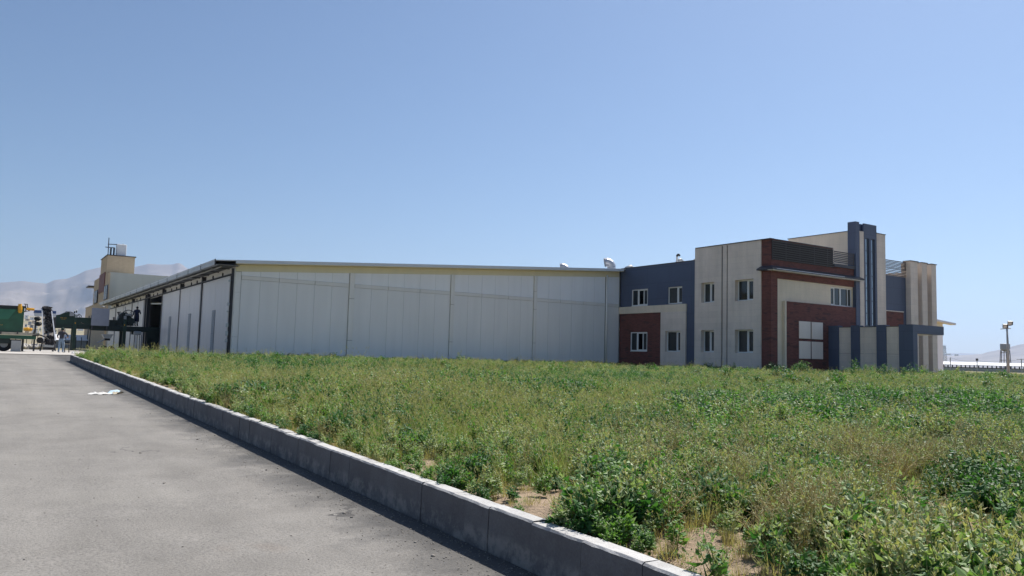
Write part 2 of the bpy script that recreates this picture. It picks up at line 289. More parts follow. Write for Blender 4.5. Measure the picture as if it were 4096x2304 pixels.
# ------------------------------------------------------------------ mesh builder
class MB:
    def __init__(self): self.v = []; self.f = []; self.mi = []
    def quad(self, a, b, c, d, mi=0):
        i = len(self.v); self.v += [tuple(a), tuple(b), tuple(c), tuple(d)]; self.f.append((i, i+1, i+2, i+3)); self.mi.append(mi); return self
    def poly(self, pts, mi=0):
        i = len(self.v); self.v += [tuple(p) for p in pts]; self.f.append(tuple(range(i, i+len(pts)))); self.mi.append(mi); return self
    def box(self, x0, x1, y0, y1, z0, z1, mi=0, M=None):
        i = len(self.v)
        P = [(x0, y0, z0), (x1, y0, z0), (x1, y1, z0), (x0, y1, z0), (x0, y0, z1), (x1, y0, z1), (x1, y1, z1), (x0, y1, z1)]
        if M is not None: P = [tuple(M @ Vector(p)) for p in P]
        self.v += P
        for q in ((0, 3, 2, 1), (4, 5, 6, 7), (0, 1, 5, 4), (1, 2, 6, 5), (2, 3, 7, 6), (3, 0, 4, 7)):
            self.f.append(tuple(i+k for k in q)); self.mi.append(mi)
        return self
    def prism(self, pts, axis, a, b, mi=0):
        # pts: 2D polygon; axis 'X','Y','Z' extruded from a to b
        def P(p, t):
            return {'X': (t, p[0], p[1]), 'Y': (p[0], t, p[1]), 'Z': (p[0], p[1], t)}[axis]
        i = len(self.v); n = len(pts)
        self.v += [P(p, a) for p in pts]+[P(p, b) for p in pts]
        self.f.append(tuple(range(i, i+n))); self.mi.append(mi); self.f.append(tuple(range(i+2*n-1, i+n-1, -1))); self.mi.append(mi)
        for k in range(n):
            j = (k+1) % n; self.f.append((i+k, i+n+k, i+n+j, i+j)); self.mi.append(mi)
        return self
    def tube(self, pts, r, n=8, mi=0, cap=True):
        pts = [Vector(p) for p in pts]; rr = r if isinstance(r, (list, tuple)) else [r]*len(pts)
        base = len(self.v); prev = None
        for k, p in enumerate(pts):
            t = (pts[min(k+1, len(pts)-1)]-pts[max(k-1, 0)]).normalized()
            if prev is None:
                a = t.orthogonal().normalized()
            else:
                a = (prev-t*prev.dot(t)).normalized()
            prev = a; bb = t.cross(a)
            for j in range(n):
                an = 2*math.pi*j/n; self.v.append(tuple(p+(a*math.cos(an)+bb*math.sin(an))*rr[k]))
        for k in range(len(pts)-1):
            for j in range(n):
                j2 = (j+1) % n; self.f.append((base+k*n+j, base+k*n+j2, base+(k+1)*n+j2, base+(k+1)*n+j)); self.mi.append(mi)
        if cap:
            self.f.append(tuple(base+j for j in range(n-1, -1, -1))); self.mi.append(mi)
            e = base+(len(pts)-1)*n; self.f.append(tuple(e+j for j in range(n))); self.mi.append(mi)
        return self
    def lathe(self, prof, c, n=16, mi=0):
        base = len(self.v); c = Vector(c)
        for (r, z) in prof:
            for j in range(n):
                an = 2*math.pi*j/n; self.v.append((c.x+r*math.cos(an), c.y+r*math.sin(an), c.z+z))
        for k in range(len(prof)-1):
            for j in range(n):
                j2 = (j+1) % n; self.f.append((base+k*n+j, base+k*n+j2, base+(k+1)*n+j2, base+(k+1)*n+j)); self.mi.append(mi)
        return self
    def blob(self, c, r, seed=0, n=8, m=6, amp=0.25, mi=0):
        base = len(self.v); rs = random.Random(seed)
        rx, ry, rz = r if isinstance(r, tuple) else (r, r, r)
        for k in range(m+1):
            th = math.pi*k/m
            for j in range(n):
                ph = 2*math.pi*j/n; s = 1+rs.uniform(-amp, amp) if 0 < k < m else 1
                self.v.append((c[0]+rx*s*math.sin(th)*math.cos(ph), c[1]+ry*s*math.sin(th)*math.sin(ph), c[2]+rz*s*math.cos(th)))
        for k in range(m):
            for j in range(n):
                j2 = (j+1) % n; self.f.append((base+k*n+j, base+(k+1)*n+j, base+(k+1)*n+j2, base+k*n+j2)); self.mi.append(mi)
        return self
    def mesh(self, name, mats, smooth=False):
        me = bpy.data.meshes.new(name); me.from_pydata(self.v, [], self.f)
        for mm in (mats if isinstance(mats, (list, tuple)) else [mats]): me.materials.append(mm)
        me.polygons.foreach_set('material_index', self.mi)
        if smooth: me.polygons.foreach_set('use_smooth', [True]*len(self.f))
        me.validate(); me.update(); return me
    def build(self, name, mats, parent=None, smooth=False, bevel=0.0):
        o = bpy.data.objects.new(name, self.mesh(name, mats, smooth)); C.objects.link(o)
        if bevel:
            bv = o.modifiers.new('edge', 'BEVEL'); bv.width = bevel; bv.segments = 1; bv.limit_method = 'ANGLE'
        if parent is not None: attach(o, parent)
        return o
def world_mat(o):
    m = o.matrix_basis.copy()
    if o.parent is not None: m = world_mat(o.parent) @ o.matrix_parent_inverse @ m
    return m
def attach(o, parent):
    o.parent = parent; o.matrix_parent_inverse = world_mat(parent).inverted()
def tag(o, label=None, cat=None, group=None, kind=None):
    if label: o['label'] = label
    if cat: o['category'] = cat
    if group: o['group'] = group
    if kind: o['kind'] = kind
    return o
def thing(name, label, cat, loc, group=None):
    o = bpy.data.objects.new(name, None); C.objects.link(o); o.location = loc; o.empty_display_size = 0.3
    return tag(o, label, cat, group)
def part_copy(src, parent, loc, rotz=0, scale=None):
    c = src.copy(); C.objects.link(c); c.location = loc; c.rotation_euler = (0, 0, rotz)
    if scale is not None: c.scale = scale
    if parent is not None: attach(c, parent)
    return c
def copy_tree(o, loc, rotz=0, scale=1.0, label=None):
    r = o.copy(); C.objects.link(r); r.location = loc; r.rotation_euler = (0, 0, rotz); r.scale = (scale, scale, scale)
    if label: r['label'] = label
    def rec(a, b):
        for ch in [x for x in a.children]:
            c = ch.copy(); C.objects.link(c); c.parent = b; c.matrix_parent_inverse = ch.matrix_parent_inverse.copy(); rec(ch, c)
    rec(o, r); return r


# ================================================================== SETTING
def grid_mesh(name, xs, ys, zf, m, smooth=True):
    X, Y = np.meshgrid(xs, ys); Z = zf(X, Y)
    nx, ny = len(xs), len(ys)
    V = np.stack([X.ravel(), Y.ravel(), Z.ravel()], 1)
    idx = np.arange(nx*ny).reshape(ny, nx)
    F = np.stack([idx[:-1, :-1].ravel(), idx[:-1, 1:].ravel(), idx[1:, 1:].ravel(), idx[1:, :-1].ravel()], 1)
    me = bpy.data.meshes.new(name); me.from_pydata(V.tolist(), [], F.tolist()); me.materials.append(m)
    if smooth: me.polygons.foreach_set('use_smooth', [True]*len(F))
    o = bpy.data.objects.new(name, me); C.objects.link(o); return o
def vnoise(x, y, s, seed=0.0, oct=5):
    out = np.zeros(np.shape(x)); fx = np.ravel(x); fy = np.ravel(y); o = np.zeros(fx.shape)
    for i in range(fx.size): o[i] = mnoise.fractal(Vector((fx[i]*s+seed, fy[i]*s-seed, seed*0.37)), 1.0, 2.0, oct)
    return o.reshape(np.shape(x))
def smooth(a, b, v): t = np.clip((v-a)/(b-a), 0, 1); return t*t*(3-2*t)

def foothill(X, Y):
    d = np.hypot(X, Y); az = np.arctan2(X, Y)
    left = smooth(0.75, 0.30, az)*smooth(-2.2, -1.4, az)
    return left*np.clip(d-330, 0, None)*0.030*smooth(330, 2200, d)
sgn = lambda a: np.concatenate([-a[::-1], a])
far = np.array([140, 200, 300, 420, 600, 900, 1300, 1900, 2700, 3800, 5200, 7000, 9500, 13000])
gx = np.concatenate([-far[::-1], np.linspace(-100, 130, 47), far[1:]+0.0])
gy = np.concatenate([-far[::-1], np.linspace(-100, 130, 47), far[1:]+0.0])
ground = grid_mesh('ground', np.unique(gx), np.unique(gy), lambda X, Y: zroad(Y)-0.03+foothill(X, Y), M_PLAIN)
tag(ground, kind='structure')

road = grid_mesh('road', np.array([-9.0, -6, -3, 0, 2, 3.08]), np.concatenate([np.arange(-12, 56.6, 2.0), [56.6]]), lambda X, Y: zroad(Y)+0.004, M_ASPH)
tag(road, kind='structure')
yard = grid_mesh('yard', np.array([-60.0, -20, 0, 12.0]), np.array([60.2, 62, 70, 84.0]), lambda X, Y: zroad(Y)+0.004, M_CONC)
tag(yard, kind='structure')
apron = grid_mesh('concrete_apron', np.linspace(-14, 11.9, 20), np.array([56.4, 58, 60.2]), lambda X, Y: zroad(Y)+0.035, M_CONC)
tag(apron, kind='structure')
side_yard = grid_mesh('side_yard', np.array([3.081, 8.0, 11.9]), np.array([45.8, 50, 56.5]), lambda X, Y: zroad(Y)+0.008, M_ASPH); tag(side_yard, kind='structure')

def soil_z(X, Y):
    return zfield(X, Y)+0.035*vnoise(X, Y, 0.9, 3.1, 4)+0.05*vnoise(X, Y, 0.2, 9.1, 3)-0.06*smooth(3.6, 3.2, X)
soil = grid_mesh('field_soil', np.concatenate([np.linspace(3.19, 16, 110), np.linspace(16.4, 60, 90), [66, 75, 90, 110, 150, 210]]), np.concatenate([np.linspace(-14, 14, 130), np.linspace(14.4, 45.35, 60)]), soil_z, M_SOIL)
tag(soil, kind='structure')
soil2 = grid_mesh('verge_soil', np.concatenate([np.linspace(11.6, 60, 60), [66, 75, 90, 110, 150, 210]]), np.linspace(45.35, 52, 9), soil_z, M_SOIL); tag(soil2, kind='structure')

# ---- kerb: one bed, every block its own piece
KX, KH, KL = 3.09, 0.325, 0.547
kb = MB()
kb.v += [(KX+0.03, -8, zroad(-8)-0.1), (KX+0.125, -8, zroad(-8)-0.1), (KX+0.125, 45.2, zroad(45.2)-0.1), (KX+0.03, 45.2, zroad(45.2)-0.1),
         (KX+0.035, -8, zroad(-8)+KH-0.012), (KX+0.12, -8, zroad(-8)+KH-0.012), (KX+0.12, 45.2, zroad(45.2)+KH-0.012), (KX+0.035, 45.2, zroad(45.2)+KH-0.012)]
for q in ((0, 3, 2, 1), (4, 5, 6, 7), (0, 1, 5, 4), (1, 2, 6, 5), (2, 3, 7, 6), (3, 0, 4, 7)): kb.f.append(q); kb.mi.append(0)
kerb = kb.build('kerb', M_MORTAR); tag(kerb, kind='structure')
def kerb_mesh(seed):
    rs = random.Random(seed); L = KL-0.005; b = MB(); ch = 0.014
    # profile in (x,z), local y along the block
    j = lambda s: rs.uniform(-s, s)
    prof = [(0.0, -0.12), (0.0, 0.02), (0.006+j(.002), KH-ch), (ch+0.006, KH), (0.128, KH), (0.132, KH-ch*0.6), (0.134, -0.12)]
    cuts = [0, L*0.04, L*0.2, L*0.34, L*0.5, L*0.68, L*0.82, L*0.96, L]; rings = []
    for y in cuts:
        cp = rs.choice((0, 0, 0, 0, 0.5, 1.0))*rs.uniform(0.002, 0.005)
        pf = [(x+(cp if k == 3 else 0), z-(cp if k in (2, 3) else 0)) for k, (x, z) in enumerate(prof)]
        rings.append([(x+(j(0.0012) if 1 < k < 6 else 0), y, z+(j(0.0014) if 2 <= k <= 5 else 0)) for k, (x, z) in enumerate(pf)])
    n = len(prof)
    for r in rings: b.v += r
    for a in range(len(cuts)-1):
        for k in range(n):
            k2 = (k+1) % n; b.f.append((a*n+k, (a+1)*n+k, (a+1)*n+k2, a*n+k2)); b.mi.append(0)
    b.f.append(tuple(range(n))); b.mi.append(0); b.f.append(tuple(range(len(cuts)*n-1, (len(cuts)-1)*n-1, -1))); b.mi.append(0)
    return b.mesh('kerb_block', M_KERB)
kmeshes = [kerb_mesh(s) for s in range(6)]
kidx = 0
y = -7.62+0.028
krs = random.Random(5)
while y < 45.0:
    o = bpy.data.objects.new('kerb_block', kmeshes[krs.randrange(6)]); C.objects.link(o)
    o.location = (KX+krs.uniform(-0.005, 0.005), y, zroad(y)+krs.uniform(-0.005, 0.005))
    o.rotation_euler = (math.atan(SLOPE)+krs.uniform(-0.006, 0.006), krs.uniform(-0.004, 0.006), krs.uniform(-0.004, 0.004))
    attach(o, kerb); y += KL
x = KX+0.42
for k in range(15):
    o = bpy.data.objects.new('kerb_block', kmeshes[k % 6]); C.objects.link(o)
    o.location = (x+KL if k else x+KL-0.1, 45.27+(0.02 if k else 0), zroad(45.2)-0.01); o.rotation_euler = (0, 0, math.pi/2 if k else math.pi/2+0.35); attach(o, kerb); x += KL

# ---- gravel on the road, most of it washed up against the kerb
gv = MB()
grs = random.Random(11)
for k in range(3600):
    if k < 2700:
        yy = 2+abs(grs.gauss(0, 1))*9; xx = KX-0.02-abs(grs.gauss(0, 0.28))
    else:
        yy = grs.uniform(3, 40); xx = grs.uniform(-3, 3)
    if xx > KX-0.01 or yy > 52: continue
    s = grs.uniform(0.002, 0.0065)*(1.0 if grs.random() > 0.03 else 2.2)
    gv.blob((xx, yy, zroad(yy)+0.004+s*0.3), (s*grs.uniform(.8, 1.5), s, s*0.65), k, 6, 4, 0.3)
gravel = gv.build('gravel', M_STONE); tag(gravel, 'small grey stones and grit strewn along the kerb and road', 'gravel', kind='stuff')

# ---- mountains
def mountain(name, prof, D, depth, base_frac, seed, m, rough=0.16, nj=84, ridge=False):
    # prof: (pixel x, pixel y) of the skyline; the relief is laid out at distance D behind the plain
    az = []; el = []
    for px, py in prof:
        d = ray(px, py); az.append(math.atan2(d[0], d[1])); el.append(d[2]/math.hypot(d[0], d[1]))
    A = np.linspace(az[0], az[-1], 420); Ez = np.interp(A, az, el)
    T = np.linspace(0, 1, nj); V = []; ax, tt = np.meshgrid(A, T)
    shape = np.interp(tt, [0, 0.15, 0.35, 0.6, 0.8, 0.86, 1.0], [0, 0.05, 0.2, 0.5, 0.85, 1.0, 0.75])
    Dm = D*(1-0.5*(0.86-tt)*depth)
    Hs = np.interp(ax, A, Ez)*D
    X = np.sin(ax)*Dm; Y = np.cos(ax)*Dm
    rn = 1-np.abs(vnoise(X, Y, 1/1500.0, seed, 7))
    sp = 1.5*(0.5-np.abs(vnoise(X, Y, 1/520.0, seed+4, 6)))
    att = 1-smooth(0.62, 0.86, tt)*0.92
    Z = Hs*(shape+(rn-0.75)*rough*2.2*att*np.clip(shape*4, 0, 1)+sp*rough*0.5*att*np.clip(shape*4, 0, 1))
    Z = Z+CAMZ-12*(tt < 0.01)
    ny, nx = X.shape; idx = np.arange(nx*ny).reshape(ny, nx)
    Vv = np.stack([X.ravel(), Y.ravel(), Z.ravel()], 1)
    F = np.stack([idx[:-1, :-1].ravel(), idx[:-1, 1:].ravel(), idx[1:, 1:].ravel(), idx[1:, :-1].ravel()], 1)
    me = bpy.data.meshes.new(name); me.from_pydata(Vv.tolist(), [], F.tolist()); me.materials.append(m)
    me.polygons.foreach_set('use_smooth', [True]*len(F))
    o = bpy.data.objects.new(name, me); C.objects.link(o); tag(o, kind='structure'); return o
mountain('mountain_range', [(-900, 1180), (-500, 1120), (-200, 1135), (0, 1126), (90, 1122), (186, 1132), (217, 1118), (268, 1113), (303, 1099), (342, 1080), (404, 1069), (480, 1072), (543, 1066), (594, 1054), (640, 1057), (691, 1056), (704, 1051), (714, 1048.5), (724, 1051), (734, 1058), (753, 1072), (800, 1085), (900, 1120), (1050, 1160), (1300, 1200), (1700, 1290), (2100, 1350), (2400, 1400)], 8600, 1.0, 0.3, 2.3, M_MOUNT, rough=0.2)
mountain('distant_hill', [(3300, 1436), (3500, 1434), (3700, 1428), (3775, 1423), (3830, 1421), (3882, 1419), (3928, 1415), (3950, 1408), (4005, 1397), (4041, 1387), (4083, 1376.5), (4180, 1362), (4300, 1355), (4600, 1370), (5000, 1400)], 6800, 0.8, 0.3, 7.7, M_MOUNT, rough=0.12)
mountain('far_ridge', [(3300, 1450), (3600, 1424), (3790, 1414), (3850, 1412), (3900, 1414), (3990, 1418), (4100, 1425), (4300, 1440)], 11500, 0.5, 0.3, 5.1, M_MOUNT, rough=0.1)

# ================================================================== WAREHOUSE
WX0, WX1, WY0, WY1, GZ = 12.0, 93.5, 49.92, 114.0, 0.72
RIDGE = 0.5*(WX0+WX1)
def roofz(x): return 6.86+0.066*((x if x < RIDGE else 2*RIDGE-x)-WX0)
wh = thing('warehouse', 'long low pale grey panel warehouse with sliding doors along its left side', 'warehouse', (WX0, WY0, GZ))
# core behind the cladding (dark joints show between the panels)
def gable_core(x0, x1):
    p = [(x0, GZ), (x1, GZ), (x1, roofz(x1)-0.25)]
    if x0 < RIDGE < x1: p.append((RIDGE, roofz(RIDGE)-0.25))
    p.append((x0, roofz(x0)-0.25)); return p
b = MB(); b.prism(gable_core(WX0+0.05, 43.3), 'Y', WY0+0.045, WY0+0.2); b.build('wall_core', M_SEAM, wh)
b = MB(); b.prism(gable_core(63.1, WX1-0.02), 'Y', WY0+0.045, WY0+0.2); b.build('wall_core', M_SEAM, wh)
b = MB(); b.prism(gable_core(WX0+0.05, WX1-0.05), 'Y', WY1-0.2, WY1); b.build('back_wall', M_PANEL, wh)
b = MB(); b.box(WX1-0.15, WX1, WY0+0.2, WY1-0.2, GZ, roofz(WX1)-0.2); b.build('right_wall', M_PANEL, wh)
b = MB(); b.box(WX0+0.2, WX1-0.2, WY0+0.2, WY1-0.2, GZ+0.0, GZ+0.1); b.build('floor', M_INT, wh)
# panels
cols = [12.0, 19.63, 27.32, 34.64, 41.78, 43.2]
pil_w = [0.36, 0.30, 0.28, 0.17, 0]
TRZ0, TRZ1 = 5.74, 5.97
def frz(x): return roofz(x)-0.24-0.42     # underside of the cream frieze
for bay in range(5):
    x0 = cols[bay]+(0.38 if bay == 0 else pil_w[bay-1]/2+0.02); x1 = cols[bay+1]-pil_w[bay]/2-0.02
    if bay == 4: x0, x1 = 41.9, 43.18
    n = max(1, round((x1-x0)/1.24)); w = (x1-x0)/n
    for k in range(n):
        a, c = x0+k*w+0.006, x0+(k+1)*w-0.006; dy = random.uniform(-0.004, 0.004)
        MB().box(a, c, WY0+dy, WY0+0.04, GZ, TRZ0-0.014).build('wall_panel', M_PANEL, wh)
        MB().prism([(a, TRZ1+0.014), (c, TRZ1+0.014), (c, frz(c)-0.003), (a, frz(a)-0.003)], 'Y', WY0+dy, WY0+0.04).build('upper_panel', M_PANELU, wh)
    nt_ = 3 if bay < 4 else 1; w = (x1-x0)/nt_
    for k in range(nt_):
        MB().box(x0+k*w+0.014, x0+(k+1)*w-0.014, WY0-0.035, WY0+0.03, TRZ0, TRZ1).build('wall_trim', M_TRIM, wh)
# frieze and fascia
def strip(name, x0, x1, zt, h, y0, y1, m):
    MB().prism([(x0, roofz(x0)-zt-h), (x1, roofz(x1)-zt-h), (x1, roofz(x1)-zt), (x0, roofz(x0)-zt)], 'Y', y0, y1).build(name, m, wh)
xs = [12.02, 19.6, 27.3, 34.6, 43.15]
for a, c in zip(xs[:-1], xs[1:]): strip('frieze', a+0.003, c-0.003, 0.24, 0.42, WY0-0.02, WY0+0.03, M_FRIEZE)
fx = [11.85]+[11.85+6.02*k for k in range(1, 5)]+[43.15]
for a, c in zip(fx[:-1], fx[1:]): strip('fascia', a+0.003, c-0.003, 0.0, 0.21, WY0-0.64, WY0-0.6, M_FASCIA)
for a, c in ((63.3, 73), (73, 83)): strip('frieze', a+.003, c-0.003, 0.24, 0.42, WY0-0.02, WY0+0.03, M_FRIEZE)
strip('frieze', 83.003, WX1, 0.24, 0.42, WY0-0.02, WY0+0.03, M_FRIEZE)
for a, c in ((63.3, 74), (74, 85), (85, 95.3)): strip('fascia', a+.003, c-.003, 0.0, 0.21, WY0-0.64, WY0-0.6, M_FASCIA)
strip('soffit', 11.9, 43.1, 0.20, 0.03, WY0-0.595, WY0+0.02, M_FRIEZE)
strip('soffit', 63.3, 95.2, 0.20, 0.03, WY0-0.595, WY0+0.02, M_FRIEZE)
for k in range(25):
    a = 63.25+k*1.21; 
    MB().prism([(a, GZ), (a+1.2, GZ), (a+1.2, frz(a+1.2)), (a, frz(a))], 'Y', WY0, WY0+0.04).build('wall_panel', M_PANELU, wh)
# pilasters (folded flashings in lengths)
for i, (xc, w, segs) in enumerate(((19.63, 0.34, [GZ, 2.2, 5.0, None]), (27.32, 0.29, [GZ, 2.35, 5.05, None]), (34.64, 0.27, [GZ, 2.5, 5.1, 6.5, None]))):
    for s0, s1 in zip(segs[:-1], segs[1:]):
        s1 = frz(xc) if s1 is None else s1-0.03
        MB().box(xc-w/2, xc+w/2, WY0-0.10, WY0+0.03, s0, s1-0.004).build('pilaster', M_TRIM, wh)
for s0, s1 in ((GZ, 2.15), (2.162, 4.9), (4.912, 6.18)):
    MB().box(12.0, 12.35, WY0-0.06, WY0+0.035, s0, s1).build('corner_trim', M_TRIM, wh)
b = MB()
b.tube([(41.78, WY0-0.10, GZ), (41.78, WY0-0.10, 8.3)], 0.085, 12)
for z in (3.3, 5.2, 7.2): b.tube([(41.78, WY0-0.10, z), (41.78, WY0-0.10, z+0.07)], 0.1, 12)
b.build('drain_pipe', M_TRIM, wh, smooth=True)
# roof sheet
for (xa, xb) in ((10.6, RIDGE), (RIDGE, 95.3)):
    MB().prism([(xa, roofz(xa)-0.06), (xb, roofz(xb)-0.06), (xb, roofz(xb)-0.005), (xa, roofz(xa)-0.005)], 'Y', WY0-0.6, WY1+0.5).build('roof', M_ROOF, wh)
# door side: eave box gutter in lengths, soffit, track, rollers, doors
GX = 10.64
y = WY0-0.62; k = 0
while y < WY1-1:
    L = 4.02
    b = MB(); b.box(GX-0.02, GX, y+0.012, y+L-0.012, 6.46, 6.80); b.box(GX, GX+0.2, y+0.012, y+L-0.012, 6.46, 6.475)
    b.build('gutter_section', M_GUTTER, wh)
    MB().box(GX-0.035, GX+0.01, y-0.06, y+0.05, 6.44, 6.815).build('gutter_joint', M_DARK, wh); y += L
MB().box(GX+0.2, WX0+0.1, WY0-0.58, WY1, 6.50, 6.53).build('eave_soffit', M_SOFF, wh)
for k in range(22):
    MB().box(GX+0.2, WX0, WY0+1.5+k*2.9, WY0+1.62+k*2.9, 6.44, 6.498).build('eave_purlin', M_SOFF, wh)
MB().tube([(GX+0.5, WY0, 6.42), (GX+0.5, WY1, 6.42)], 0.05, 6).build('eave_pipe', M_GREYB, wh)
for k in range(9):
    yy = 52+8*k; b = MB(); b.lathe([(0.02, 0.1), (0.2, 0.08), (0.24, 0.0), (0.0, 0.0)], (11.2, yy, 6.38), 12); b.build('eave_lamp', M_GREYB, wh)
MB().box(WX0, WX0+0.15, WY0+0.05, WY1, 5.98, 6.5).build('lintel_band', M_PANEL, wh)
MB().box(11.74, 11.9, WY0+0.1, 92, 5.99, 6.05).build('door_track', M_DARK, wh)
MB().box(11.74, 11.9, 92.1, 113.5, 5.99, 6.07).build('door_track', M_DARK, wh)
b0 = MB(); b0.tube([(-0.03, 0, 0), (0.03, 0, 0)], 0.10, 10)
b0.box(-0.015, 0.015, -0.03, 0.03, -0.12, 0.12)
roller = b0.build('roller', M_BLACK); roller.location = (11.70, 51.9, 6.12); attach(roller, wh)
for yy in (54.6, 59.6, 61.6, 64.4, 67.4, 69.6, 72.2, 76.5, 78.6, 80.6, 86.5, 89, 91, 95, 98, 101, 104, 108): part_copy(roller, wh, (11.70, yy, 6.12))
def door_leaf(y0, y1, vent_at=None):
    d = MB().box(11.78, 11.86, y0, y1, GZ+0.1, 5.92).build('sliding_door', M_DOORW, wh)
    b = MB()
    for yy in (y0+0.03, y1-0.09): b.box(11.745, 11.778, yy, yy+0.06, GZ+0.1, 5.92)
    for zz in (GZ+0.1, 5.84): b.box(11.748, 11.778, y0+0.1, y1-0.1, zz, zz+0.08)
    b.build('door_frame', M_DOORW, d)
    MB().box(11.772, 11.778, (y0+y1)/2-0.006, (y0+y1)/2+0.006, GZ+0.2, 5.82).build('door_seam', M_TRIM, d)
    if vent_at:
        v = MB(); b = MB()
        v.box(11.762, 11.778, vent_at-0.42, vent_at+0.42, 1.15, 3.92)
        z = 1.2
        while z < 3.86:
            b.prism([(11.758, z), (11.725, z+0.015), (11.758, z+0.075)], 'Y', vent_at-0.4, vent_at+0.4); z += 0.118
        vo = v.build('vent_grille', M_VENT, d); b.build('vent_louvre', M_GREYB, vo)
    return d
door_leaf(50.1, 57.85, 54.1); door_leaf(58.5, 65.95, 61.9); door_leaf(66.12, 73.95, 69.9)
door_leaf(84.6, 88.6); door_leaf(88.75, 92.5); door_leaf(92.95, 99.6); door_leaf(99.75, 106.4); door_leaf(106.9, 113.6)
MB().box(11.8, 11.95, 49.96, 50.06, GZ, 6.4).build('door_post', M_DARK, wh)
MB().box(11.952, 12.0, 49.93, 50.05, GZ, 6.4).build('corner_trim', M_TRIM, wh)
for yy in (58.17, 66.03, 74.1, 82.4, 83.6, 92.72, 106.65):
    MB().box(11.72, 11.98, yy-0.11, yy+0.11, GZ, 6.4).build('door_post', M_DARK, wh)
MB().box(WX0, WX0+0.12, 82.55, 84.5, GZ, 5.98).build('wall_panel', M_DOORW, wh)
# boxes and conduit on the corner post
b = MB(); b.tube([(11.78, 49.93, GZ+0.2), (11.78, 49.93, 5.9)], 0.03, 6); b.build('conduit', M_BLACK, wh)
for z, s in ((5.6, .09), (4.15, .12), (3.7, .06), (2.85, .16), (2.35, .2), (1.9, .14)):
    MB().box(11.62, 11.76, 49.96-s*0.4, 49.96+s*0.4, z-s*.7, z+s*.7).build('junction_box', M_GUTTER, wh)
# roof exhaust ducts
def exhaust(px, py, Y, dia, h, label_h):
    p = onY(px, py, Y); z0 = roofz(p[0])-0.1; r = dia/2
    cx, cy = p[0], p[1]
    d = Vector((-0.84, 0.54, 0)).normalized()
    b = MB(); b.tube([(cx, cy, z0), (cx, cy, z0+h)], r, 16); riser = b.build('exhaust_duct', M_STEEL, wh, smooth=False)
    pts = []; Rb = r*1.15
    for k in range(6):
        a = math.pi*0.62*k/5
        pts.append((cx+d.x*Rb*(1-math.cos(a)), cy+d.y*Rb*(1-math.cos(a)), z0+h+Rb*math.sin(a)))
    b = MB(); b.tube(pts, r*1.04, 16, cap=False); e = b.build('elbow', M_STEEL, riser)
    b = MB(); b.tube([pts[-1], (Vector(pts[-1])+ (Vector(pts[-1])-Vector(pts[-2])).normalized()*0.03)[:]], r*1.12, 16, cap=False)
    b.build('rim', M_STEEL, riser)
    q = Vector(pts[-2])+(Vector(pts[-1])-Vector(pts[-2]))*0.9; b = MB(); b.tube([q[:], (q+Vector((0, 0, 0.001)))[:]], 0.01, 6)
exhaust(2446, 1075, 53.5, 0.76, 0.60, 0)
exhaust(2266, 1075, 56.5, 0.66, 0.42, 0)

# ================================================================== OFFICE BLOCK
OX, OY, OT, OR = 43.2, 34.46, 9.8, 63.2
of = thing('office_building', 'two storey office block of dark brick, beige stone and slate blue cladding', 'building', (OX, OY, GZ))
def wall_holes(axis, c, a0, a1, z0, z1, holes, depth, sign, m, name, parent=of, rev=None):
    """vertical wall in plane axis=c; front face looks to sign; holes (a0,a1,z0,z1) with reveals of the given depth"""
    A = sorted(set([a0, a1]+[h[0] for h in holes]+[h[1] for h in holes])); Zs = sorted(set([z0, z1]+[h[2] for h in holes]+[h[3] for h in holes]))
    b = MB(); P = (lambda a, z, d=0: (c-sign*d, a, z)) if axis == 'X' else (lambda a, z, d=0: (a, c-sign*d, z))
    for i in range(len(A)-1):
        for j in range(len(Zs)-1):
            am, zm = (A[i]+A[i+1])/2, (Zs[j]+Zs[j+1])/2
            if any(h[0] < am < h[1] and h[2] < zm < h[3] for h in holes): continue
            b.quad(P(A[i], Zs[j]), P(A[i+1], Zs[j]), P(A[i+1], Zs[j+1]), P(A[i], Zs[j+1]))
    for h in holes:
        x0, x1, y0, y1 = h
        b.quad(P(x0, y0), P(x0, y1), P(x0, y1, depth), P(x0, y0, depth)); b.quad(P(x1, y0), P(x1, y1), P(x1, y1, depth), P(x1, y0, depth))
        b.quad(P(x0, y0), P(x1, y0), P(x1, y0, depth), P(x0, y0, depth)); b.quad(P(x0, y1), P(x1, y1), P(x1, y1, depth), P(x0, y1, depth))
    T = 0.12
    b.quad(P(a0, z0), P(a0, z1), P(a0, z1, T), P(a0, z0, T)); b.quad(P(a1, z0), P(a1, z1), P(a1, z1, T), P(a1, z0, T)); b.quad(P(a0, z1), P(a1, z1), P(a1, z1, T), P(a0, z1, T)); b.quad(P(a0, z0), P(a1, z0), P(a1, z0, T), P(a0, z0, T))
    return b.build(name, m, parent)
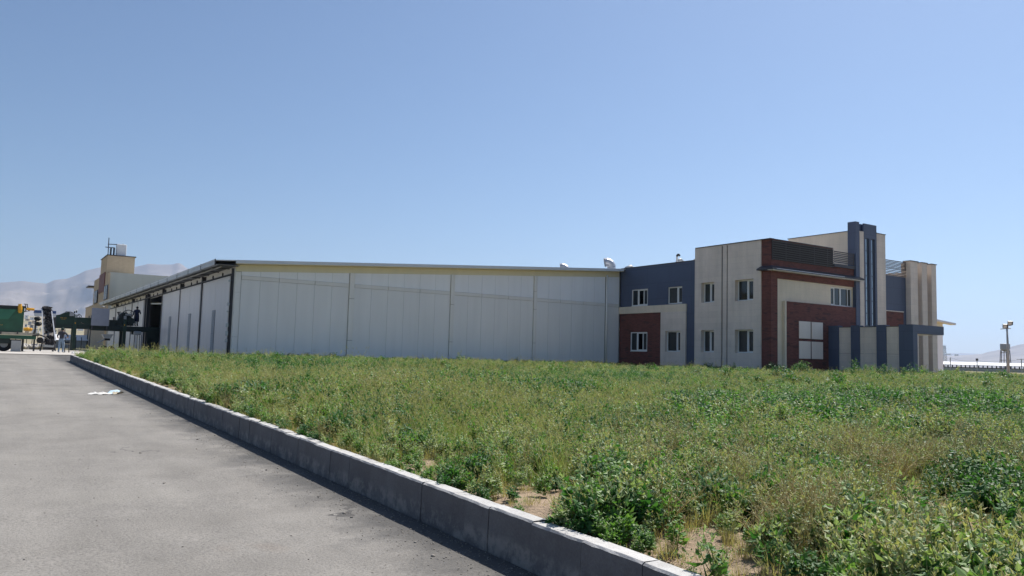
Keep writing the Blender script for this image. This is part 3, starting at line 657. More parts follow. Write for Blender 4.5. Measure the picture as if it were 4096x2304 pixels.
def window(axis, c, a0, a1, z0, z1, sign, mull, sill=True, proud=0.05, glass=None, fw=0.075, parent=of):
    """frame plane at c (already recessed); mull = positions of mullions along the wall"""
    def B(b, p0, p1, q0, q1, d0, d1):
        if axis == 'X': b.box(min(c-sign*d0, c-sign*d1), max(c-sign*d0, c-sign*d1), p0, p1, q0, q1)
        else: b.box(p0, p1, min(c-sign*d0, c-sign*d1), max(c-sign*d0, c-sign*d1), q0, q1)
    b = MB()
    B(b, a0, a1, z1-fw, z1, -proud, 0.03); B(b, a0, a1, z0, z0+fw, -proud, 0.03)
    B(b, a0, a0+fw, z0+fw, z1-fw, -proud, 0.03); B(b, a1-fw, a1, z0+fw, z1-fw, -proud, 0.03)
    for mm, w in mull: B(b, mm-w/2, mm+w/2, z0+fw, z1-fw, -proud+0.006, 0.03)
    w = b.build('window', M_PVC, parent)
    edges = [a0+fw]+[v for mm, ww in mull for v in (mm-ww/2, mm+ww/2)]+[a1-fw]
    for i in range(0, len(edges), 2):
        b = MB(); B(b, edges[i]+0.001, edges[i+1]-0.001, z0+fw+0.001, z1-fw-0.001, 0.005, 0.02); b.build('pane', glass or M_GLASS, w)
        # opening sash
        if i == 0 and len(edges) > 2:
            b = MB(); s = 0.045; e0, e1 = edges[0], edges[1]
            B(b, e0, e1, z1-fw-s, z1-fw-0.001, -proud*0.5, 0.004); B(b, e0, e1, z0+fw+0.001, z0+fw+s, -proud*0.5, 0.004); B(b, e0+0.001, e0+s, z0+fw+s, z1-fw-s, -proud*0.5, 0.004); B(b, e1-s, e1-0.001, z0+fw+s, z1-fw-s, -proud*0.5, 0.004)
            b.build('sash', M_PVC, w)
    if sill:
        b = MB(); B(b, a0-0.0, a1+0.0, z0-0.05, z0-0.002, -proud-0.06, 0.03); b.build('sill', M_PVC, w)
    return w
# ---- left side: beige volume with four deep windows and two grooves
BX = 43.12
bh = [(35.9, 37.5, 5.72, 7.19), (35.9, 37.5, 2.1, 3.70), (39.41, 40.67, 5.72, 7.19), (39.41, 40.67, 2.1, 3.70), (38.62, 38.74, GZ+0.0, OT-0.001), (38.16, 38.26, GZ+0.0, OT-0.001)]
wall_holes('X', BX, 35.25, 41.2, GZ, OT, bh[:4]+[(38.62, 38.74, GZ+0.001, OT-0.06), (38.16, 38.26, GZ+0.001, OT-0.06)], 0.40, -1, M_BEIGE, 'side_wall')
MB().box(BX+0.09, BX+0.11, 38.1, 38.8, GZ, OT-0.06).build('groove_back', M_BLUED, of)
for (a0, a1, z0, z1) in bh[:4]:
    window('X', BX+0.36, a0+0.002, a1-0.002, z0+0.002, z1-0.002, -1, [((a0+a1)/2-0.08 if a1 < 38 else (a0+a1)/2+0.0, 0.11)])
MB().box(BX-0.05, BX+0.35, 34.42, 41.26, OT+0.002, OT+0.06).build('parapet_cap', M_DARK, of)
MB().box(BX+0.005, BX+0.3, 41.2, 41.32, GZ, OT-0.002).build('corner_return', M_BEIGE, of)
# blue recess
bw = [(46.6, 48.5, 5.78, 7.12), (42.82, 44.36, 5.78, 7.10)]
wall_holes('X', 43.34, 41.2, 49.9, 5.4, 8.95, bw, 0.17, -1, M_BLUE, 'blue_wall')
MB().box(43.34, 43.5, 41.33, 42.6, GZ, 5.398).build('blue_strip', M_BLUE, of)
window('X', 43.42, 46.6, 48.5, 5.78, 7.12, -1, [(47.75, 0.12), (47.09, 0.07)])
window('X', 43.48, 42.82, 44.36, 5.78, 7.10, -1, [(43.36, 0.12)])
MB().box(43.28, 43.6, 41.34, 49.9, 8.952, 9.0).build('parapet_cap', M_DARK, of)
# beige frame and brick panel
wall_holes('X', 43.2, 42.3, 44.97, GZ, 5.16, [(42.84, 44.44, 2.1, 3.68)], 0.30, -1, M_BEIGE, 'beige_pier')
MB().box(43.2, 43.335, 42.3, 49.91, 5.162, 5.73).build('beige_band', M_CREAM, of)
window('X', 43.46, 42.842, 44.438, 2.102, 3.678, -1, [(43.38, 0.11)])
wall_holes('X', 43.29, 44.98, 49.9, GZ, 5.158, [(46.55, 48.52, 2.12, 3.64)], 0.2, -1, M_BRICK, 'brick_wall')
window('X', 43.36, 46.552, 48.518, 2.122, 3.638, -1, [(47.74, 0.12), (47.07, 0.07)])
# ---- brick corner and front frame
MB().box(43.2, 43.85, OY, 35.248, GZ, OT-0.002).build('brick_corner', M_BRICK, of)
MB().box(43.852, 49.94, OY, OY+0.3, 7.19, OT-0.002).build('brick_band', M_BRICK, of)
MB().box(49.942, 52.5, OY, OY+0.3, 7.19, 8.72).build('brick_band', M_BRICK, of)
MB().box(43.4, 49.98, OY-0.04, OY+0.35, OT, OT+0.05).build('parapet_cap', M_DARK, of)
wall_holes('Y', OY+0.10, 43.852, 52.48, GZ, 7.188, [(49.84, 52.46, 5.70, 7.06)], 0.22, -1, M_CREAM, 'cream_panel')
window('Y', OY+0.26, 49.842, 52.458, 5.702, 7.058, -1, [(50.41, 0.05), (51.12, 0.14), (52.02, 0.06)], glass=M_GLASS)
MB().box(44.63, 52.48, OY-0.12, OY+0.09, GZ, 5.67).build('brick_block', M_BRICK, of)
MB().box(44.47, 44.628, OY-0.119, OY+0.09, GZ, 5.69).build('block_edge', M_CREAM, of)
for (a, c) in ((45.92, 47.17), (47.29, 48.54)):
    for (d, e) in ((3.19, 4.38), (1.81, 3.01)):
        MB().box(a, c, OY-0.165, OY-0.125, d, e).build('square_panel', M_PINK, of, bevel=0.008)
# canopy with sloping top, wrapping the corner
b = MB()
ci, co = OY-0.003, OY-0.52
xi, xo = 43.19, 42.72
z_in, z_out, z_bot = 8.02, 7.78, 7.68
xe = 53.1
P = [(xo, co), (xe, co), (xe, ci), (xi, ci), (xi, 35.3), (xo, 35.3)]
top = [(xo, co, z_out), (xe, co, z_out), (xe, ci, z_in), (xi, ci, z_in), (xi, 35.3, z_in), (xo, 35.3, z_out)]
bot = [(p[0], p[1], z_bot) for p in top]
b.quad(top[0], top[1], top[2], top[3]); b.quad(top[0], top[3], top[4], top[5]); b.quad(bot[3], bot[2], bot[1], bot[0]); b.quad(bot[5], bot[4], bot[3], bot[0])
for i in range(6):
    j = (i+1) % 6; b.quad(bot[i], bot[j], top[j], top[i])
can = b.build('canopy', M_LOUV, of)
MB().box(xo+0.03, xe-0.03, co+0.03, ci-0.05, z_bot-0.035, z_bot-0.003).build('canopy_soffit', M_PVC, can)
MB().box(43.1, 50.6, co-0.012, co-0.002, z_out-0.045, z_out+0.0).build('canopy_edge', M_STEEL, can)
# louvre screen and see-through railing
def slats(x0, x1, z0, z1, n, y, posts, lean=0.05, h=0.068):
    for k in range(n):
        z = z0+(z1-z0-h)*k/(n-1)
        b = MB(); b.prism([(y-0.05, z), (y-0.02, z), (y-0.02-lean*0.2, z+h), (y-0.05-lean*0.2, z+h)], 'X', x0, x1); b.build('louvre_slat', M_LOUV, of)
    for px in posts: MB().box(px-0.035, px+0.035, y-0.018, y+0.02, z0-0.05, z1+0.02).build('louvre_post', M_LOUV, of)
MB().box(43.22, 49.93, OY-0.02, OY-0.003, 8.42, 9.74).build('louvre_backing', M_BLACK, of)
slats(43.25, 49.94, 8.45, 9.72, 9, OY-0.03, [43.3, 44.7, 46.2, 47.8, 49.3, 49.9])
slats(50.0, 52.45, 8.82, 9.64, 7, OY-0.03, [52.4])
MB().box(50.0, 52.48, OY-0.11, OY-0.003, 8.5, 8.72).build('louvre_base', M_LOUV, of)
# ---- stair tower
MB().box(52.55, 56.35, 34.95, 40.25, GZ, 11.39).build('tower_core', M_CREAM, of)
MB().box(52.5, 56.4, 34.96, 40.3, 11.392, 11.44).build('tower_cap', M_DARK, of)
MB().box(52.5, 52.97, OY-0.16, 34.948, GZ, 12.08).build('blue_fin', M_BLUE, of)
MB().box(52.972, 53.1, OY-0.03, 34.94, GZ, 11.9).build('fin_groove', M_BLUED, of)
MB().box(53.102, 53.628, OY-0.1, 34.94, GZ, 11.43).build('tower_pier', M_BEIGE, of)
MB().box(55.232, 56.4, OY-0.1, 34.94, GZ, 11.47).build('tower_pier', M_BEIGE, of)
MB().box(55.2, 56.44, OY-0.14, 34.97, 11.475, 11.52).build('tower_cap', M_DARK, of)
wall_holes('Y', OY-0.12, 53.63, 55.23, GZ, 12.06, [(53.78, 54.27, 4.4, 10.96), (54.52, 54.99, 4.4, 10.96)], 0.28, -1, M_BLUE, 'blue_slab')
MB().box(53.632, 55.228, OY+0.2, 34.94, GZ, 12.058).build('slab_back', M_BLUE, of)
for (a, c) in ((53.78, 54.27), (54.52, 54.99)):
    w = MB(); nb = 7; hh = (10.96-4.4)/nb
    for k in range(nb+1):
        z = 4.4+hh*k; w.box(a+0.002, c-0.17, OY-0.05, OY+0.0, max(4.402, z-0.03), min(10.958, z+0.03))
    w.box(c-0.168, c-0.002, OY-0.06, OY+0.15, 4.402, 10.958)
    wo_ = w.build('slit_window', M_BLUED, of)
    for k in range(nb): MB().box(a+0.002, c-0.172, OY-0.03, OY-0.015, 4.4+hh*k+0.031, 4.4+hh*(k+1)-0.031).build('pane', M_GLASSB, wo_)
# ---- right wing
MB().box(56.402, 59.48, OY+0.12, OY+0.4, GZ, 8.45).build('blue_wall', M_BLUE, of)
MB().box(56.402, 58.86, OY-0.02, OY+0.118, GZ, 5.65).build('brick_block', M_BRICK, of)
MB().box(56.402, 58.9, OY-0.04, OY+0.118, 5.652, 5.72).build('block_edge', M_BEIGE, of)
slats(56.42, 59.45, 8.46, 9.0, 5, OY+0.1, [])
slats(56.42, 59.45, 9.03, 9.64, 6, OY+0.1, [56.5, 59.4])
MB().box(59.49, 63.2, OY+0.30, OY+0.5, GZ, 9.62).build('back_wall', M_BEIGE, of)
for (a, c) in ((59.49, 60.5), (61.1, 61.86), (62.5, 63.2)):
    MB().box(a, c, OY-0.28, OY+0.298, GZ, 9.72).build('stone_fin', M_BEIGE, of)
    MB().box(a-0.05, c+0.08, OY-0.33, OY+0.33, 9.722, 9.78).build('fin_cap', M_DARK, of)
for (a, c) in ((60.62, 60.98), (61.98, 62.38)): MB().box(a, c, OY+0.24, OY+0.296, GZ, 8.75).build('slit_glazing', M_MAROON, of)
MB().box(63.0, 63.2, OY+0.502, 49.9, GZ, 9.3).build('right_wall', M_BEIGE, of)
MB().box(43.6, 63.0, 35.2, 49.9, 8.3, 8.42).build('roof_slab', M_CONC, of)
# small roof pipes seen over the blue parapet
b = MB(); p = onX(2708, 1048, 45.5); zt = onX(2708, 1026, 45.5)[2]
b.tube([(p[0], p[1], 8.42), (p[0], p[1], zt)], 0.07, 8); fl = b.build('flue_pipe', M_WHITE, of)
b = MB(); pts = [(p[0], p[1]-0.18*math.sin(a)-0.0, zt+0.14*math.sin(a)) for a in np.linspace(0, math.pi*0.9, 6)]
pts = [(p[0], p[1]-0.14*(1-math.cos(a)), zt+0.14*math.sin(a)) for a in np.linspace(0, math.pi*0.95, 7)]
b.tube(pts, 0.085, 8); b.build('flue_cap', M_BLACK, fl)
p = onX(2777, 1040, 45.0); b = MB(); b.tube([(p[0], p[1], 8.42), (p[0], p[1], onX(2777, 1036, 45.0)[2])], 0.05, 8); b.build('flue_pipe', M_GREYB, of)
for px, Y, r in ((2522, 53.5, 0.35), (2722, 52.0, 0.2)):
    p = onY(px, 1060, Y); b = MB(); z = roofz(p[0])-0.05 if px < 2600 else onY(px, 1043, Y)[2]
    if px < 2600: z = onY(px, 1074, Y)[2]
    b.tube([(p[0]+0.5, p[1], z-0.6), (p[0]+0.35, p[1], z-0.1), (p[0], p[1], z+0.1), (p[0]-0.4, p[1], z-0.05), (p[0]-0.5, p[1], z-0.6)], r*0.75, 10); b.build('duct_bend', M_GREYB, wh, smooth=True)
# ---- entrance porch
PX, PY = 49.21, 28.17
for (a, c) in ((33.55, OY-0.13), (31.95, 32.59), (30.04, 30.70), (28.17, 29.13)):
    MB().box(PX, PX+0.5, a, c, GZ, 4.19).build('porch_fin', M_BLUE, of)
for (a, c) in ((32.592, 33.548), (30.702, 31.948), (29.132, 30.038)):
    MB().box(PX+0.10, PX+0.4, a, c, GZ, 2.252).build('porch_panel', M_BEIGE, of)
    MB().box(PX+0.10, PX+0.4, a, c, 2.268, 4.06).build('porch_panel', M_BEIGE, of)
    MB().box(PX+0.06, PX+0.45, a, c, 4.064, 4.10).build('panel_cap', M_DARK, of)
MB().box(PX+0.502, 52.9, PY, PY+0.45, 3.62, 4.188).build('porch_beam', M_BLUE, of)
MB().box(52.5, 52.898, PY+0.452, OY-0.13, 3.62, 4.186).build('porch_beam', M_BLUE, of)
MB().box(PX+0.502, 52.498, PY+0.452, OY-0.17, 3.9, 4.1).build('porch_roof', M_CONC, of)
MB().box(PX+0.502, 52.498, PY+0.452, OY-0.17, 3.60, 3.66).build('porch_ceiling', M_PVC, of)

# ================================================================== BUILDING BEHIND
BY = 125.0; bs = BY/100.0
pC = onY(431, 1021, BY); X2 = pC[0]
b2 = thing('beige_building', 'sand coloured building with a square tower rising behind the warehouse', 'building', (X2, BY, 0.8))
zt = pC[2]
pR = onY(540.6, 1029, BY); tl = onX(406, 1036, X2)
MB().box(X2, pR[0], BY, tl[1], 0.8, zt).build('tower', M_SAND, b2)
MB().box(X2-0.1, pR[0]+0.15, BY-0.1, tl[1]+0.1, zt+0.003, zt+0.12).build('tower_cap', M_DARK, b2)
pc = onY(442, 1088.5, BY-3.0); pr = onY(1010, 1118, BY-3.0)
MB().box(pc[0], pc[0]+34, BY-3.0, BY-0.003, 0.8, pc[2]).build('pale_wall', M_PALE, b2)
MB().box(X2-0.05, pc[0]-0.003, BY-3.2, BY-0.003, 0.8, pc[2]-0.1).build('side_wall', M_SAND, b2)
r0 = onX(402, 1095, X2); r1 = onX(423, 1091, X2); rz = onX(418, 1165, X2)[2]
MB().box(X2-0.12, X2-0.003, r1[1], r0[1], rz, r1[2]+0.1).build('maroon_panel', M_MAROON, b2)
for (a, c, zb, ztp) in (((420, 1149), (434, 1138), (420, 1200), 0), ((380, 1167), (393, 1159), (380, 1215), 0)):
    p0 = onX(*a, X2-0.05); p1 = onX(*c, X2-0.05); z0 = onX(*zb, X2-0.05)[2]
    w = MB().box(X2-0.16, X2-0.055, p1[1], p0[1], z0, p1[2]).build('window', M_BLUED, b2)
    mid = (p0[1]+p1[1])/2
    MB().box(X2-0.18, X2-0.163, p1[1]+0.3, mid-0.15, z0+0.1, p1[2]-0.1).build('pane', M_DGLASS, w)
    MB().box(X2-0.18, X2-0.163, mid+0.15, p0[1]-0.3, z0+0.1, p1[2]-0.1).build('pane', M_DGLASS, w)
q = onX(383, 1120, X2)
MB().box(X2, X2+8, tl[1]+0.11, q[1]+2, 0.8, q[2]).build('rear_wing', M_SAND, b2)
MB().box(X2-0.8, X2+8, q[1]+2.0, q[1]+6, q[2]-1.0, q[2]-0.8).build('rear_canopy', M_DARK, b2)
MB().box(X2+0.4, X2+8, q[1]+2.01, q[1]+5.8, 0.8, q[2]-1.01).build('rear_wall', M_PALE, b2)
# rooftop tank with pipes
t0 = onY(467, 977, BY+1.5); t1 = onY(506, 979, BY+1.5)
tk = thing('water_tank', 'square pale grey water tank on top of the sand coloured tower', 'tank', ((t0[0]+t1[0])/2, BY+1.5, zt+0.12))
cxx, rr = (t0[0]+t1[0])/2, (t1[0]-t0[0])/2
MB().box(cxx-rr, cxx+rr, BY+1.0, BY+1.0+2*rr, zt+0.125, t0[2]).build('tank_body', M_WHITE, tk, bevel=0.05)
b = MB(); b.tube([(cxx+0.2, BY+1.4, t0[2]), (cxx+0.2, BY+1.4, t0[2]+0.1)], 0.15, 10); b.build('tank_lid', M_GREYB, tk)
for dx in (-0.35, -0.75): MB().box(cxx-rr+dx-0.1, cxx-rr+dx+0.1, BY+0.8, BY+1.3, zt+0.125, t0[2]-0.5-0.25*abs(dx)).build('tank_support', M_DARK, tk)
m0 = onY(432, 1020, BY+0.4); m1 = onY(436, 951, BY+0.4)
an = thing('antenna_mast', 'thin mast with two crossbars beside the rooftop water tank', 'antenna', (m0[0], BY+0.4, zt+0.12))
b = MB(); b.tube([(m0[0], BY+0.4, zt+0.12), (m1[0], BY+0.4, m1[2])], 0.06, 6); b.build('mast', M_DARK, an)
c0 = onY(431, 976.5, BY+0.4); c1 = onY(468, 978, BY+0.4); b = MB(); b.tube([c0, c1], 0.06, 6); b.build('crossbar', M_DARK, an)
c0 = onY(421, 988, BY+0.4); c1 = onY(457, 991, BY+0.4); b = MB(); b.tube([c0, c1], 0.06, 6); b.build('crossbar', M_DARK, an)
# low annex beyond
a0 = onX(343, 1236, 12.6); a1 = onX(366, 1226, 12.6)
an2 = thing('low_annex', 'low flat roofed annex beyond the end of the warehouse', 'building', (12.6, a1[1], 0.8))
MB().box(12.6, 20, a1[1]-8, a0[1], 0.8, a1[2]).build('wall', M_SAND, an2)
MB().box(12.5, 20, a1[1]-8.1, a0[1]+0.1, a1[2]+0.003, a1[2]+0.15).build('roof', M_CONC, an2)
for k in range(3): MB().box(12.5, 12.598, a1[1]-6+k*4, a1[1]-5.0+k*4, 0.8, a1[2]-1.5).build('door', M_DARK, an2)

# ================================================================== MACHINES IN THE YARD
def prange(px0, py0, px1, py1, Y):
    a = onY(px0, (py0+py1)/2, Y); c = onY(px1, (py0+py1)/2, Y); t = onY((px0+px1)/2, py0, Y); bt = onY((px0+px1)/2, py1, Y)
    return a[0], c[0], bt[2], t[2]
def pbox(b, px0, py0, px1, py1, Y, depth=0.3, mi=0):
    x0, x1, z0, z1 = prange(px0, py0, px1, py1, Y); b.box(x0, x1, Y, Y+depth, z0, z1, mi); return b
def P3(px, py, Y): return tuple(onY(px, py, Y))
YZ = float(zroad(65))+0.004

# ---- hopper trailer (left edge)
YH = 64.6
hp = thing('hopper_trailer', 'tall green feed hopper on a frame at the left edge of the yard', 'hopper', (P3(50, 1400, YH)[0], YH+1, YZ))
x0, x1, z0, z1 = prange(-330, 1218, 95, 1324, YH)
d = 2.3
# hopper body: upper part leans outward, lower box
b = MB(); sl = [(YH, z0), (YH+d, z0), (YH+d+0.1, z1), (YH-0.1, z1)]
b.prism(sl, 'X', x0, x1); body = b.build('hopper_body', M_GREEN, hp)
xa, _, za, zb_ = prange(-330, 1229, 62, 1271, YH)
xr = P3(34, 1271, YH)[0]; xt = P3(66, 1232, YH)[0]
b = MB(); b.poly([(xa, YH-0.14, za), (xr, YH-0.14, za), (xt, YH-0.155, zb_), (xa, YH-0.155, zb_)]); b.poly([(xa, YH-0.10, za), (xa, YH-0.14, za), (xa, YH-0.155, zb_), (xa, YH-0.11, zb_)])
b.build('hopper_flare', M_GREENL, body)
MB().box(x0, x1+0.05, YH-0.2, YH+d+0.15, z1-0.02, z1+0.06).build('rim_rail', M_DARK, body)
MB().box(x0, x1-0.4, YH-0.18, YH-0.125, zb_+0.02, z1-0.04).build('rim_band', M_GREEND, body)
# lettering on the side: a small emblem over two lines of yellow letters
b = MB(); rs = random.Random(4)
def letters(px0, px1, py0, py1):
    xx0, xx1, zz0, zz1 = prange(px0, py0, px1, py1, YH-0.02); n = int((xx1-xx0)/0.09)
    for k in range(n):
        xx = xx0+k*0.09; 
        for s in range(3):
            t = rs.random(); b.box(xx, xx+(0.02 if t < .5 else 0.065), YH-0.032, YH-0.02, zz0+(zz1-zz0)*s/3, zz0+(zz1-zz0)*(s+0.6)/3)
letters(-60, 27, 1289, 1293.5); letters(-60, 17, 1296, 1299.5)
ex0, ex1, ez0, ez1 = prange(2, 1278, 14, 1283, YH); b.prism([(ex0, ez0), (ex1, ez0+0.02), (ex1-0.08, ez0+0.1), (ex0+0.12, ez1), (ex0+0.02, ez0+0.05)], 'Y', YH-0.032, YH-0.02)
b.build('lettering', M_YEL, body)
# geared motors
def motor(pts, r, fins=True):
    b = MB(); b.tube(pts, r, 12); a, c = Vector(pts[0]), Vector(pts[-1]); t = (c-a).normalized()
    if fins:
        for k in range(4):
            q = a+(c-a)*(0.35+0.15*k); b.tube([q[:], (q+t*0.03)[:]], max(r)*1.12 if isinstance(r, (list, tuple)) else r*1.12, 12)
    return b
m = motor([P3(80, 1216, YH-0.35), P3(81, 1234, YH-0.35), P3(80, 1252, YH-0.35)], [0.11, 0.13, 0.09]).build('gear_motor', M_YEL, hp)
b = MB(); pbox(b, 74, 1230, 92, 1238, YH-0.3, 0.3); b.build('motor_mount', M_DARK, m)
m = motor([P3(106, 1236, YH), P3(138, 1238, YH)], 0.09).build('gear_motor', M_YEL, hp)
b = MB(); b.tube([P3(95, 1216, YH), P3(110, 1217, YH), P3(110, 1230, YH), P3(116, 1232, YH)], 0.03, 6); b.tube([P3(103, 1217, YH), P3(103, 1246, YH)], 0.03, 6); b.tube([P3(95, 1225, YH), P3(118, 1245, YH), P3(95, 1246, YH)], 0.045, 6); b.build('motor_bracket', M_DARK, m)
m = motor([P3(94, 1317, YH), P3(112, 1316, YH), P3(130, 1319, YH)], [0.11, 0.125, 0.08]).build('gear_motor', M_YEL, hp)
# chassis: pale side board, green frame, legs, block
b = MB(); x0c, x1c, zc0, zc1 = prange(-330, 1324, 158, 1335, YH-0.15); b.box(x0c, x1c, YH-0.2, YH-0.1, zc0, zc1); b.build('side_board', M_WOOD, hp)
for px in (3, 70, 136): b = MB(); pbox(b, px-3, 1325, px+3, 1336, YH-0.24, 0.03); b.build('board_cleat', M_DARK, hp)
b = MB(); pbox(b, -330, 1336, 145, 1351, YH-0.1, 2.2); b.build('chassis', M_GREEN, hp)
b = MB(); pbox(b, -330, 1352, 84, 1370, YH, 2.0); b.build('axle_housing', M_GREEND, hp)
b = MB(); pbox(b, 44, 1362, 84, 1407, YH-0.3, 0.9); b.build('support_block', M_GREYB, hp)
b = MB(); pbox(b, 86, 1352, 95, 1405, YH+0.6, 0.25); b.build('support_leg', M_DARK, hp)
for px in (-40, 15): 
    p = P3(px, 1384, YH+0.3); b = MB(); b.tube([(p[0], p[1], YZ+0.5), (p[0], p[1]+0.3, YZ+0.5)], 0.5, 18); w = b.build('wheel', M_BLACK, hp)
    b = MB(); b.tube([(p[0], p[1]-0.02, YZ+0.5), (p[0], p[1]+0.01, YZ+0.5)], 0.24, 12); b.build('rim', M_GREYB, w)
b = MB(); b.tube([P3(130, 1343, YH-0.2), P3(160, 1340, YH-0.3), P3(180, 1347, YH-0.4), P3(195, 1358, YH-0.4)], 0.05, 6); b.build('hose', M_BLACK, hp)

# ---- inclined belt conveyor seen face on
YC = 65.0
cv = thing('inclined_conveyor', 'muddy inclined belt conveyor with bright steel sides between hopper and green sorting line', 'conveyor', (P3(195, 1402, YC)[0], YC, YZ))
TOPD = 2.3   # the head of the belt is farther away than its foot
bl, br_ = P3(174, 1385, YC), P3(216, 1385, YC); tl_, tr_ = P3(171, 1236, YC+TOPD), P3(202, 1236, YC+TOPD)
def lerp(a, c, t): return tuple(a[i]+(c[i]-a[i])*t for i in range(3))
b = MB()
for k in range(8):
    t0_, t1_ = k/8, (k+1)/8; b.quad(lerp(bl, tl_, t0_), lerp(br_, tr_, t0_), lerp(br_, tr_, t1_), lerp(bl, tl_, t1_))
    off = lambda p: (p[0], p[1]+0.15, p[2]-0.12); b.quad(off(lerp(bl, tl_, t0_)), off(lerp(bl, tl_, t1_)), off(lerp(br_, tr_, t1_)), off(lerp(br_, tr_, t0_)))
b.build('belt', M_BELT, cv)
b = MB(); rs = random.Random(8)
for k in range(46):
    t = rs.random(); s = min(1, max(0.30, rs.gauss(0.68, 0.2))); p = lerp(lerp(bl, tl_, t), lerp(br_, tr_, t), s)
    b.blob((p[0], p[1]-0.03, p[2]+0.02), (rs.uniform(.07, .2), 0.06, rs.uniform(.08, .22)), k, 7, 5, 0.35)
p = lerp(tl_, tr_, 0.55); b.blob((p[0], p[1], p[2]+0.02), (0.34, 0.2, 0.2), 99, 9, 6, 0.25)
p = lerp(bl, br_, 0.65); b.blob((p[0], p[1]-0.02, p[2]+0.15), (0.3, 0.1, 0.35), 98, 9, 6, 0.25)
b.build('mud_load', M_MUD, cv)
for e0, e1, px_t, py_t in ((bl, tl_, 168, 1228), (br_, tr_, 205, 1230)):
    t2 = P3(px_t, py_t, YC+TOPD+0.1); b = MB(); dx = -0.05 if e0 is bl else 0.05
    a = Vector(e0)+Vector((dx, -0.05, 0.45)); c = Vector(t2)
    for s, (oy, oz) in enumerate(((-0.10, 0.0),)):
        b.v += [(a.x-0.03, a.y-0.1, a.z-0.05), (a.x+0.03, a.y-0.1, a.z-0.05), (a.x+0.03, a.y+0.1, a.z+0.1), (a.x-0.03, a.y+0.1, a.z+0.1), (c.x-0.03, c.y-0.1, c.z-0.05), (c.x+0.03, c.y-0.1, c.z-0.05), (c.x+0.03, c.y+0.1, c.z+0.05), (c.x-0.03, c.y+0.1, c.z+0.05)]
        i = len(b.v)-8
        for q in ((0, 1, 2, 3), (7, 6, 5, 4), (0, 4, 5, 1), (1, 5, 6, 2), (2, 6, 7, 3), (3, 7, 4, 0)): b.f.append(tuple(i+k for k in q)); b.mi.append(0)
    b.build('side_rail', M_STEEL, cv)
b = MB(); pbox(b, 174, 1379, 216, 1389, YC-0.1, 0.25); b.build('tail_plate', M_GREYB, cv)
b = MB(); pbox(b, 172, 1390, 218, 1400, YC+0.1, 0.5); b.build('tail_frame', M_DARK, cv)
for px in (160, 221): b = MB(); b.tube([P3(px, 1404, YC+0.1), P3(px+(10 if px < 200 else -4), 1365, YC+0.2)], 0.05, 6); b.build('leg', M_DARK, cv)
b = MB(); p = P3(160, 1361, YC-0.2); b.tube([p, (p[0], p[1]+0.15, p[2])], 0.22, 14); b.build('wheel', M_BLACK, cv)
b = MB(); b.tube([P3(155, 1335, YC+0.4), P3(164, 1309, YC+1.2)], 0.05, 6); b.build('strut', M_GREYB, cv)
for (px, py) in ((150, 1275), (155, 1296)): b = MB(); p = P3(px, py, YC+1.2); b.blob(p, (0.22, 0.2, 0.16), px, 8, 6, 0.2); b.build('drive_unit', M_BLACK, cv)

# ---- blue and white bin behind the conveyor head
YB = 70.0
bb = thing('blue_bin', 'blue and white metal bin behind the head of the muddy conveyor', 'bin', (P3(180, 1300, YB)[0], YB+0.5, YZ))
b = MB(); pbox(b, 137, 1242, 225, 1253, YB, 1.2); b.build('blue_side', M_BLUEC, bb)
b = MB(); pbox(b, 138, 1253.3, 224, 1266, YB+0.01, 1.1); b.build('white_side', M_WHITE, bb)
for px in (142, 219): b = MB(); b.box(P3(px, 1300, YB+0.5)[0]-0.06, P3(px, 1300, YB+0.5)[0]+0.06, YB+0.45, YB+0.57, YZ, P3(px, 1266, YB)[2]); b.build('leg', M_DARK, bb)

# ---- long green sorting line running into the warehouse door
YM = 76.0
sl_ = thing('sorting_line', 'long raised dark green sorting conveyor running into the open warehouse door', 'conveyor', (P3(300, 1395, YM)[0], YM, YZ))
b = MB(); pbox(b, 205, 1268, 366, 1314, YM, 1.2); b.build('side_panel', M_GREENM, sl_)
b = MB()
pp = [P3(212, 1267.5, YM), P3(300, 1267.5, YM), P3(300, 1256, YM), P3(275, 1249, YM), P3(258, 1250, YM), P3(240, 1258, YM), P3(212, 1262, YM)]
b.prism([(q[0], q[2]) for q in pp], 'Y', YM+0.05, YM+1.1); b.build('hood', M_GREENM, sl_)
b = MB(); pbox(b, 205, 1300, 366, 1304, YM-0.05, 0.045); pbox(b, 205, 1312, 560, 1318, YM-0.04, 0.035); b.build('stiffener', M_GREEND, sl_)
x0, x1, z0, z1 = prange(360, 1303, 560, 1324, YM); b = MB(); b.box(x0, 13.5, YM, YM+1.3, z0, z1); b.build('deck_beam', M_GREEND, sl_)
b = MB(); pbox(b, 283, 1314, 290, 1402, YM+0.3, 0.5); pbox(b, 291, 1258, 305, 1402, YM-0.15, 0.3); b.build('post', M_GREENM, sl_)
b = MB(); pbox(b, 491, 1278, 504, 1396, YM-0.15, 0.3); b.build('post', M_GREENM, sl_)
b = MB(); pbox(b, 477, 1323, 489, 1393, YM+0.6, 0.4); b.build('post', M_GREEND, sl_)
b = MB(); pbox(b, 527, 1322, 538, 1338, YM, 0.6); b.build('bracket', M_GREEND, sl_)
b = MB(); pbox(b, 580, 1322, 586, 1385, YM+0.2, 0.3); b.build('post', M_DARK, sl_)
for (a, c) in (((279, 1253), (297, 1264)), ((300.5, 1258), (309.5, 1270))): b = MB(); pbox(b, a[0], a[1], c[0], c[1], YM-0.35, 0.18); b.build('control_box', M_GREYB, sl_)
for px, py in ((298, 1249), (306, 1247)):
    b = MB(); p = P3(px, py+4, YM); b.tube([p, (p[0], p[1], p[2]+0.14)], 0.05, 8); l_ = b.build('beacon', M_BLACK, sl_)
    b = MB(); b.blob((p[0], p[1], p[2]+0.2), 0.07, 3, 8, 6, 0.0); b.build('beacon_lens', M_LAMP, l_)
